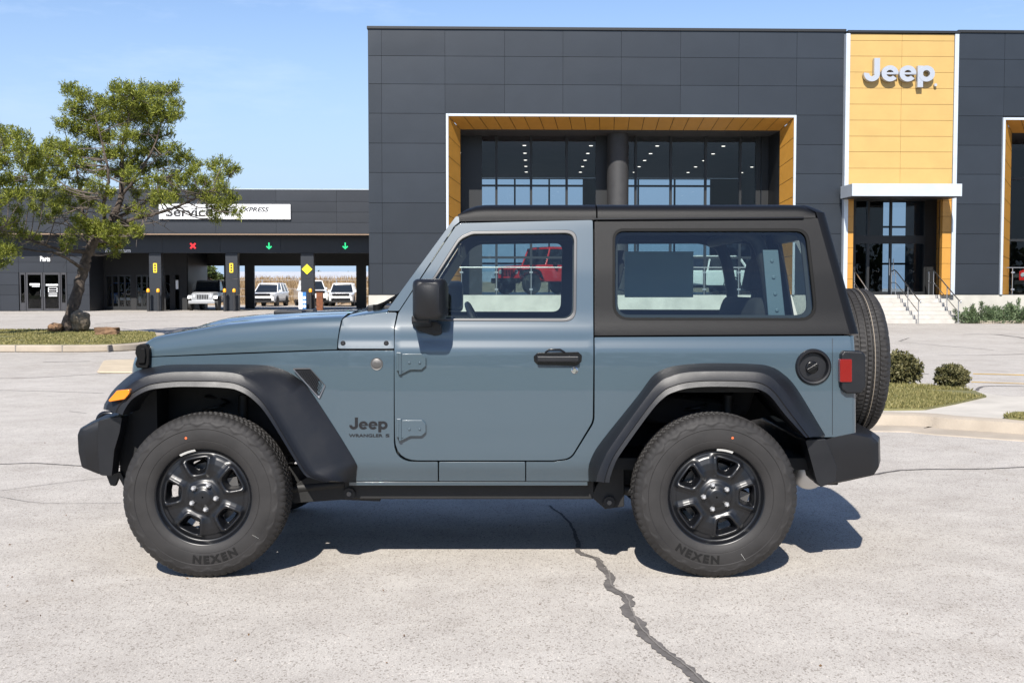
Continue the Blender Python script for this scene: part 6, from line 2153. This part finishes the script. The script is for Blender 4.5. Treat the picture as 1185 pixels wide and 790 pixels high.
# ---- chassis, axles, exhaust
WFX, WRX, WZ = W(237.5, 578, 5.65).x, W(827.5, 578, 5.65).x, 0.392
bm = BM()
for y0 in (5.98, 2 * CY - 6.06):
    box(bm, -1.90, 1.70, y0, y0 + .08, .40, .50)
    box(bm, -.86, .42, y0 - .10, y0, .345, .455)
for x in (-1.7, -.9, -.2, .5, 1.2, 1.6):
    box(bm, x, x + .08, 6.0, 7.08, .42, .49)
cobj('chassis_frame', bm, MAT['under'], bevel=0.006)
for (u, v) in ((404, 571), (700, 545), (705, 581)):
    q = W(u, v, 5.86)
    bm = BM()
    tube(bm, [(q.x, 5.86, q.z), (q.x, 5.98, q.z)], .03, 12)
    cobj('frame_mount', bm, MAT['under'], smooth=50)
    bm = BM()
    tube(bm, [(q.x, 5.850, q.z), (q.x, 5.868, q.z)], .012, 12)
    cobj('mount_bolt', bm, MAT['iron'], smooth=50)
for a_, b_ in (((WFX + .05, .36), (-.85, .42)), ((WRX - .05, .36), (.40, .40))):
    for yy in (5.92, 2 * CY - 5.92):
        bm = BM()
        tube(bm, [(a_[0], yy, a_[1]), (b_[0], yy, b_[1])], .028, 10)
        cobj('control_arm', bm, MAT['under'], smooth=50)
bm = BM()
pl = [(W(u, v, 5.90).x, W(u, v, 5.90).z) for u, v in ((690, 560), (706, 538), (722, 540), (722, 585), (700, 588), (684, 574))]
prism(bm, pl, 'Y', 5.88, 5.92)
cobj('frame_bracket', bm, MAT['under'], bevel=0.004)
bm = BM()
pl = [(W(u, v, 5.90).x, W(u, v, 5.90).z) for u, v in ((330, 568), (360, 548), (400, 556), (440, 562), (440, 580), (395, 578), (340, 582))]
prism(bm, pl, 'Y', 5.90, 5.94)
cobj('frame_bracket', bm, MAT['under'], bevel=0.004)
for x in (WFX, WRX):
    bm = BM()
    tube(bm, [(x, 5.74, WZ), (x, 2 * CY - 5.74, WZ)], .045, 14)
    lathe(bm, [(.0, -.14), (.08, -.12), (.13, -.05), (.13, .05), (.08, .12), (.0, .14)], 20, 'X', (x, CY + .12, WZ))
    for yy in (5.97, 2 * CY - 5.97):
        tube(bm, [(x + .1, yy, WZ - .05), (x + .12, yy, WZ + .48)], .026, 10)
        pts = [(x - .04 + .06 * math.cos(t * .7), yy + .06 + .06 * math.sin(t * .7), WZ + .05 + t * .0085) for t in range(0, 50)]
        tube(bm, pts, .008, 6)
    cobj('axle', bm, MAT['under'], smooth=50)
bm = BM()
q = W(931, 544, 6.15)
lathe(bm, [(.0, 5.95), (.06, 5.955), (.092, 5.98), (.092, 6.42), (.06, 6.45), (.0, 6.455)], 26, 'Y', (q.x - .02, 0, q.z + .02))
cobj('muffler', bm, MAT['steel'], smooth=40)
bm = BM()
tube(bm, [(-.8, 6.25, .37), (.1, 6.22, .36), (.5, 6.2, .40), (1.0, 6.3, .45), (1.3, 6.3, .46)], .03, 10)
box(bm, -.1, .9, 6.55, 7.05, .34, .46)
cobj('exhaust_pipe', bm, MAT['iron'], smooth=50)

# ---- cabin: seats, dashboard, steering wheel, roll bar
def seat(x, y, name='front_seat', w=.50):
    bm = BM()
    def pad(bm, prof, y0, y1):
        f = fillet(prof, .05, 4)
        n_ = len(f)
        cx_ = sum(u.x for u in f) / n_; cz_ = sum(u.y for u in f) / n_
        secs = []
        for (yy, k) in ((y0, .82), (y0 + .02, .94), (y0 + .06, 1), (y1 - .06, 1), (y1 - .02, .94), (y1, .82)):
            secs.append([(cx_ + (u.x - cx_) * k, yy, cz_ + (u.y - cz_) * k) for u in f])
        loft(bm, secs, closed=True, cap=True)
    pad(bm, [(x - .30, .72), (x + .22, .68), (x + .24, .82), (x - .28, .88)], y - w / 2, y + w / 2)
    pad(bm, [(x + .14, .76), (x + .26, .74), (x + .42, 1.36), (x + .30, 1.38)], y - w / 2 + .02, y + w / 2 - .02)
    pad(bm, [(x + .33, 1.41), (x + .42, 1.40), (x + .46, 1.58), (x + .37, 1.60)], y - .13, y + .13)
    for dy in (-.05, .05):
        tube(bm, [(x + .38, y + dy, 1.34), (x + .40, y + dy, 1.44)], .008, 6)
    return cobj(name, bm, MAT['seat'], smooth=50)
seat(.14, 6.17); seat(.14, 6.91)
seat(.98, CY, 'rear_seat', 1.05)
bm = BM()
secs = []
for yy in (5.88, 5.92, 6.3, 6.8, 2 * CY - 5.92, 2 * CY - 5.88):
    q = fillet([(-.62, .80), (-.34, .86), (-.30, 1.10), (-.36, 1.24), (-.48, 1.29), (-.62, 1.29)], .04, 4)
    secs.append([(u.x, yy, u.y) for u in q])
loft(bm, secs, closed=True, cap=True)
cobj('dashboard', bm, MAT['interior'], smooth=40)
bm = BM()
ax = Vector((-.9, 0, -.42)).normalized(); u_ = Vector((0, 1, 0)); v_ = ax.cross(u_).normalized(); c_ = Vector((-.16, 6.17, 1.17))
pts = [c_ + (u_ * math.cos(t * math.pi / 14) + v_ * math.sin(t * math.pi / 14)) * .185 for t in range(29)]
tube(bm, pts, .016, 8)
for t in (0, 5, 9):
    tube(bm, [c_, c_ + (u_ * math.cos(t * math.pi / 7) + v_ * math.sin(t * math.pi / 7)) * .18], .018, 6)
tube(bm, [c_, c_ + ax * .2], .035, 10)
cobj('steering_wheel', bm, MAT['plastic_dark'], smooth=50)
bm = BM()
for yy in (6.02, 2 * CY - 6.02):
    tube(bm, catmull([(-.22, yy, 1.735), (.3, yy, 1.745), (.90, yy, 1.74), (1.20, yy, 1.71), (1.30, yy, 1.60), (1.36, yy, 1.25), (1.41, yy, .85)], 5), .034, 10)
    tube(bm, [(.50, yy - .0, .9), (.50, yy, 1.74)], .036, 10)
tube(bm, [(.50, 6.02, 1.735), (.50, 7.06, 1.735)], .034, 10)
tube(bm, [(1.21, 6.02, 1.70), (1.21, 7.06, 1.70)], .030, 10)
cobj('roll_bar', bm, MAT['interior'], smooth=50)
bm = BM()
prism(bm, [(1.34, 1.10), (1.43, 1.10), (1.37, 1.62), (1.29, 1.62)], 'Y', 5.965, 5.98)
for k in range(6):
    lathe(bm, [(.0, 5.958), (.010, 5.958), (.010, 5.97)], 8, 'Y', (1.385 - k * .0095, 0, 1.14 + k * .085))
cobj('bar_bracket', bm, mat('bracket_grey', (.075, .11, .135), .5), bevel=0.004)
for yy in (6.06, 7.02):
    bm = BM()
    pts = [(.56, yy - .02, 1.62), (.50, yy + (.10 if yy < CY else -.10), 1.3), (.40, yy + (.13 if yy < CY else -.13), .85)]
    for a_, b_ in zip(pts, pts[1:]):
        quad(bm, [(a_[0] - .024, a_[1], a_[2]), (a_[0] + .024, a_[1], a_[2]), (b_[0] + .024, b_[1], b_[2]), (b_[0] - .024, b_[1], b_[2])])
    cobj('seat_belt', bm, MAT['seat'])
# dealer sheet on the far quarter window: thin paper the daylight shines through
leaf_paper, _n, _l, _b = new_mat('window_paper')
_b.inputs['Base Color'].default_value = (.30, .35, .37, 1)
_t = _n.new('ShaderNodeBsdfTranslucent'); _t.inputs['Color'].default_value = (.62, .74, .78, 1)
_m = _n.new('ShaderNodeMixShader'); _m.inputs[0].default_value = .42
_l.new(_b.outputs[0], _m.inputs[1]); _l.new(_t.outputs[0], _m.inputs[2]); _l.new(_m.outputs[0], _n['Material Output'].inputs['Surface'])
bm = BM()
yf = 2 * CY - 5.875
a, b = W(723, 291, yf), W(802, 344, yf)
box(bm, a.x, b.x, yf - .004, yf - .002, b.z, a.z)
cobj('window_sticker', bm, leaf_paper)

# ================================================================== WHEELS
def tyre_material():
    m, n, l, b = new_mat('tyre_rubber')
    b.inputs['Base Color'].default_value = (0.022, 0.021, 0.021, 1)
    b.inputs['Roughness'].default_value = 0.62
    b.inputs['Specular IOR Level'].default_value = 0.30
    tc = n.new('ShaderNodeTexCoord')
    sx = n.new('ShaderNodeSeparateXYZ'); l.new(tc.outputs['Object'], sx.inputs[0])
    at = n.new('ShaderNodeMath'); at.operation = 'ARCTAN2'
    l.new(sx.outputs['X'], at.inputs[0]); l.new(sx.outputs['Z'], at.inputs[1])
    r2 = n.new('ShaderNodeVectorMath'); r2.operation = 'LENGTH'
    cb = n.new('ShaderNodeCombineXYZ'); l.new(sx.outputs['X'], cb.inputs[0]); l.new(sx.outputs['Z'], cb.inputs[2])
    l.new(cb.outputs[0], r2.inputs[0])
    # sipes across the tread: triangle of angle, skewed with Y
    m1 = n.new('ShaderNodeMath'); m1.operation = 'MULTIPLY'; m1.inputs[1].default_value = 84 / (2 * math.pi); l.new(at.outputs[0], m1.inputs[0])
    m2 = n.new('ShaderNodeMath'); m2.operation = 'MULTIPLY_ADD'; m2.inputs[1].default_value = 9.0; l.new(sx.outputs['Y'], m2.inputs[0]); l.new(m1.outputs[0], m2.inputs[2])
    fr = n.new('ShaderNodeMath'); fr.operation = 'FRACT'; l.new(m2.outputs[0], fr.inputs[0])
    gt = n.new('ShaderNodeMath'); gt.operation = 'GREATER_THAN'; gt.inputs[1].default_value = 0.24; l.new(fr.outputs[0], gt.inputs[0])
    rr = n.new('ShaderNodeMath'); rr.operation = 'GREATER_THAN'; rr.inputs[1].default_value = 0.388; l.new(r2.outputs['Value'], rr.inputs[0])
    inv = n.new('ShaderNodeMath'); inv.operation = 'SUBTRACT'; inv.inputs[0].default_value = 1.0; l.new(gt.outputs[0], inv.inputs[1])
    cut = n.new('ShaderNodeMath'); cut.operation = 'MULTIPLY'; l.new(inv.outputs[0], cut.inputs[0]); l.new(rr.outputs[0], cut.inputs[1])
    hgt = n.new('ShaderNodeMath'); hgt.operation = 'SUBTRACT'; hgt.inputs[0].default_value = 1.0; l.new(cut.outputs[0], hgt.inputs[1])
    # fine ribs round the sidewall
    nz = n.new('ShaderNodeTexNoise'); nz.inputs['Scale'].default_value = 30; l.new(tc.outputs['Object'], nz.inputs['Vector'])
    ad = n.new('ShaderNodeMath'); ad.operation = 'MULTIPLY_ADD'; ad.inputs[1].default_value = 0.12; l.new(nz.outputs['Fac'], ad.inputs[0]); l.new(hgt.outputs[0], ad.inputs[2])
    bp = n.new('ShaderNodeBump'); bp.inputs['Strength'].default_value = 0.9; bp.inputs['Distance'].default_value = 0.006
    l.new(ad.outputs[0], bp.inputs['Height']); l.new(bp.outputs['Normal'], b.inputs['Normal'])
    mp = n.new('ShaderNodeMapRange'); mp.inputs['From Min'].default_value = .3; mp.inputs['From Max'].default_value = .7
    mp.inputs['To Min'].default_value = .75; mp.inputs['To Max'].default_value = 1.25
    nz2 = n.new('ShaderNodeTexNoise'); nz2.inputs['Scale'].default_value = 7; nz2.inputs['Detail'].default_value = 6
    l.new(tc.outputs['Object'], nz2.inputs['Vector']); l.new(nz2.outputs['Fac'], mp.inputs['Value'])
    vs = n.new('ShaderNodeVectorMath'); vs.operation = 'SCALE'; vs.inputs[0].default_value = (0.0225, 0.0212, 0.0208)
    l.new(mp.outputs['Result'], vs.inputs['Scale']); l.new(vs.outputs['Vector'], b.inputs['Base Color'])
    return m
MAT['tyre'] = tyre_material()
MAT['lug'] = mat('lug_steel', (.55, .55, .55), .35, metal=.55)
TR, TW = 0.405, 0.125        # tyre radius, half width
def make_wheel(name):
    """wheel centred on the origin, outer face towards -Y"""
    root = bpy.data.objects.new(name, None)
    COL.objects.link(root); root.empty_display_size = .2
    bm = BM()
    half = [(.236, -.096), (.240, -.110), (.250, -.1165), (.268, -.1215), (.2755, -.1225), (.277, -.1212), (.279, -.1230), (.290, -.1245), (.318, -.1245), (.333, -.1225), (.336, -.1255), (.344, -.1240), (.3500, -.1232), (.354, -.1224), (.358, -.1212), (.362, -.1198), (.366, -.1182), (.372, -.1150), (.384, -.1085), (.394, -.099), (.3995, -.090), (.4025, -.078)]
    grooves = [(.4045, -.062), (.4045, -.058), (.396, -.056), (.396, -.048), (.405, -.046), (.405, -.020), (.397, -.018), (.397, -.010), (.4055, -.008)]
    prof = half + grooves
    prof = prof + [(r, -y) for r, y in reversed(prof)] + [(.225, .06), (.225, -.06)]
    NT = 288
    rows = []
    for r, y in prof:
        row = []
        for k in range(NT):
            t = 2 * math.pi * k / NT
            rr, yy = r, y
            ph = (k % 4)
            if .384 <= r <= .3996 and abs(y) > .085:      # shoulder lugs
                if ph in (0,): rr -= .0055
            if .345 < r < .372:                              # zigzag band on the sidewall
                tri = abs((k % 12) - 6) / 6.0
                lim = .349 + .020 * tri
                yy = y * (1 + (.024 if r > lim else 0))
            if r > .4005 and abs(y) < .079:               # sipes across the tread ribs
                if (k + int(abs(y) * 60)) % 3 == 0: rr -= .0065
            row.append(bm.verts.new((rr * math.sin(t), yy, rr * math.cos(t))))
        rows.append(row)
    m_ = len(rows)
    for i in range(m_):
        a, b = rows[i], rows[(i + 1) % m_]
        for k in range(NT):
            bm.faces.new((a[k], a[(k + 1) % NT], b[(k + 1) % NT], b[k]))
    ty = obj('tyre', bm, MAT['tyre'], root, smooth=32)
    # raised maker's lettering low on the sidewall
    bm = BM()
    word = 'NEXEN'
    for i, chh in enumerate(word):
        ang = (i - 2) * R(8.4) 
        rr = .308
        M = Matrix.Translation((rr * math.sin(ang), -.1262, -rr * math.cos(ang))) @ Matrix.Rotation(-ang, 4, 'Y') @ FRONT
        add_text(bm, chh, .050, M, ext=.0012, offset=.0022, sx=1.15)
    obj('sidewall_lettering', bm, mat('tyre_lettering', (.0085, .0082, .008), .7, spec=.2), ty)
    # rim: one pressed steel face with five windows
    NRr, NTh = 44, 300
    holes = [R(90 + 72 * k) for k in range(5)]
    def sdf(x, z):
        best = 1e9
        for h in holes:
            ca, sa = math.cos(h), math.sin(h)
            a = x * ca + z * sa; b = -x * sa + z * ca
            if a < 0: continue
            d1 = a - .181 + .35 * b * b / .05 * .05; d2 = .112 - a
            hw = .029 + (a - .112) * .36
            d3 = (abs(b) - hw) * .94
            k_ = .0065
            mx = max(d1, d2, d3)
            s_ = sum(math.exp((d - mx) / k_) for d in (d1, d2, d3))
            d = mx + k_ * math.log(s_)
            best = min(best, d)
        return best
    kr = [0.0, .026, .040, .046, .066, .075, .084, .100, .130, .160, .185, .200, .212, .220, .228, .236, .240]
    ky = [-.020, -.0195, -.016, -.004, -.003, .006, .008, .006, .002, .004, .010, .020, .026, .020, -.002, -.006, .000]
    bm = BM()
    rad = np.concatenate([np.linspace(.004, .10, 12), np.linspace(.104, .190, 34), np.linspace(.194, .240, 14)])
    rows = []; val = []
    for r in rad:
        row = []; vr = []
        for k in range(NTh):
            t = 2 * math.pi * k / NTh
            x, z = r * math.cos(t), r * math.sin(t)
            d = sdf(x, z)
            y = float(np.interp(r, kr, ky))
            if .075 < r < .205:
                win = min(1, (r - .075) / .02, (.205 - r) / .015)
                s_ = max(0, min(1, (.004 - d) / .016)); s_ = s_ * s_ * (3 - 2 * s_)
                y += .055 * s_
                y -= .0065 * win * math.exp(-((d - .011) / .008) ** 2)
                sp = max(0, min(1, (d - .018) / .02))
                y += .007 * win * sp                   # the spoke's shallow channel
            vr.append(d)
            row.append(bm.verts.new((x * 1.03, y - .104, z * 1.03)))
        rows.append(row); val.append(vr)
    for i in range(len(rows) - 1):
        for k in range(NTh):
            j = (k + 1) % NTh
            if max(val[i][k], val[i][j], val[i + 1][k], val[i + 1][j]) < -.0115 and .1 < rad[i] < .19:
                continue
            bm.faces.new((rows[i][k], rows[i][j], rows[i + 1][j], rows[i + 1][k]))
    # barrel
    lathe(bm, [(.2472, -.104), (.236, -.07), (.226, -.03), (.215, .10), (.232, .112)], 80, 'Y')
    for f in [f for f in bm.faces if len(f.verts) > 20]:
        bm.faces.remove(f)
    obj('rim', bm, MAT['rim'], root, smooth=60)
    for k in range(5):
        t = R(54 + 72 * k)
        bm = BM()
        c = (.0625 * math.cos(t), -.104, .0625 * math.sin(t))
        lathe(bm, [(.0, -.030), (.006, -.029), (.0105, -.024), (.0125, -.019), (.0135, .002), (.0135, .012)], 6, 'Y', c)
        obj('lug_nut', bm, MAT['lug'], root, smooth=40)
    bm = BM()
    lathe(bm, [(.0, -.002), (.04, -.002), (.155, .0), (.155, .012), (.06, .02), (.0, .02)], 40, 'Y')
    box(bm, .06, .165, -.05, .05, -.06, .06)
    obj('brake_disc', bm, MAT['iron'], root, smooth=40)
    bm = BM()     # balance weight on the rim edge and chalk mark
    for k in range(9):
        t0, t1 = R(88 + k * 2.2), R(88 + (k + 1) * 2.2)
        quad(bm, [(.226 * math.cos(t0), -.105, .226 * math.sin(t0)), (.226 * math.cos(t1), -.105, .226 * math.sin(t1)), (.237 * math.cos(t1), -.113, .237 * math.sin(t1)), (.237 * math.cos(t0), -.113, .237 * math.sin(t0))])
    quad(bm, [(.20, -.1245, -.225), (.2035, -.1245, -.229), (.232, -.127, -.212 - .04), (.228, -.127, -.208 - .04)])
    obj('balance_weight', bm, MAT['white_dec'], root)
    bm = BM()
    lathe(bm, [(.0, -.1265), (.006, -.126)], 10, 'Y', (-.02, 0, .300))
    obj('paint_dot', bm, MAT['red_dot'], root)
    return root
wheel0 = make_wheel('wheel')
wheel0.parent = car
def place_wheel(w, x, y, rot=0, flip=False):
    w.parent = car
    w.location = (x, y - CY, WZ + .013)
    w.rotation_euler = (0, rot, math.pi if flip else 0)
place_wheel(wheel0, WFX, 5.725, R(-11))
w1 = copy_tree(wheel0, car); place_wheel(w1, WRX, 5.725, R(18))
w2 = copy_tree(wheel0, car); place_wheel(w2, WFX, 2 * CY - 5.725, R(20), True)
w3 = copy_tree(wheel0, car); place_wheel(w3, WRX, 2 * CY - 5.725, R(40), True)
sp = copy_tree(wheel0, car)
sp.name = 'spare_wheel'
q = W(1010, 416.5, 6.54)
sp.location = (1.905, 0.0, q.z)
sp.rotation_euler = (0, R(10), R(90))
bm = BM()
lathe(bm, [(.4040, -.029), (.4070, -.029), (.4070, -.0262), (.4040, -.0262)], 90, 'Y', close=True)
obj('chalk_line', bm, mat('chalk_line', (.26, .22, .17), .8), sp)
bm = BM()
box(bm, 1.70, 1.86, CY - .14, CY + .14, q.z - .14, q.z + .14)
cobj('spare_carrier', bm, MAT['plastic_dark'], bevel=0.01)
bm = BM()
tube(bm, [(1.90, CY + .0, q.z + .30), (1.83, CY, q.z + .52), (1.79, CY + .02, q.z + .56)], .012, 8)
box(bm, 1.74, 1.80, CY - .10, CY + .10, q.z + .52, q.z + .56)
cobj('brake_lamp', bm, MAT['plastic_dark'], bevel=0.004)
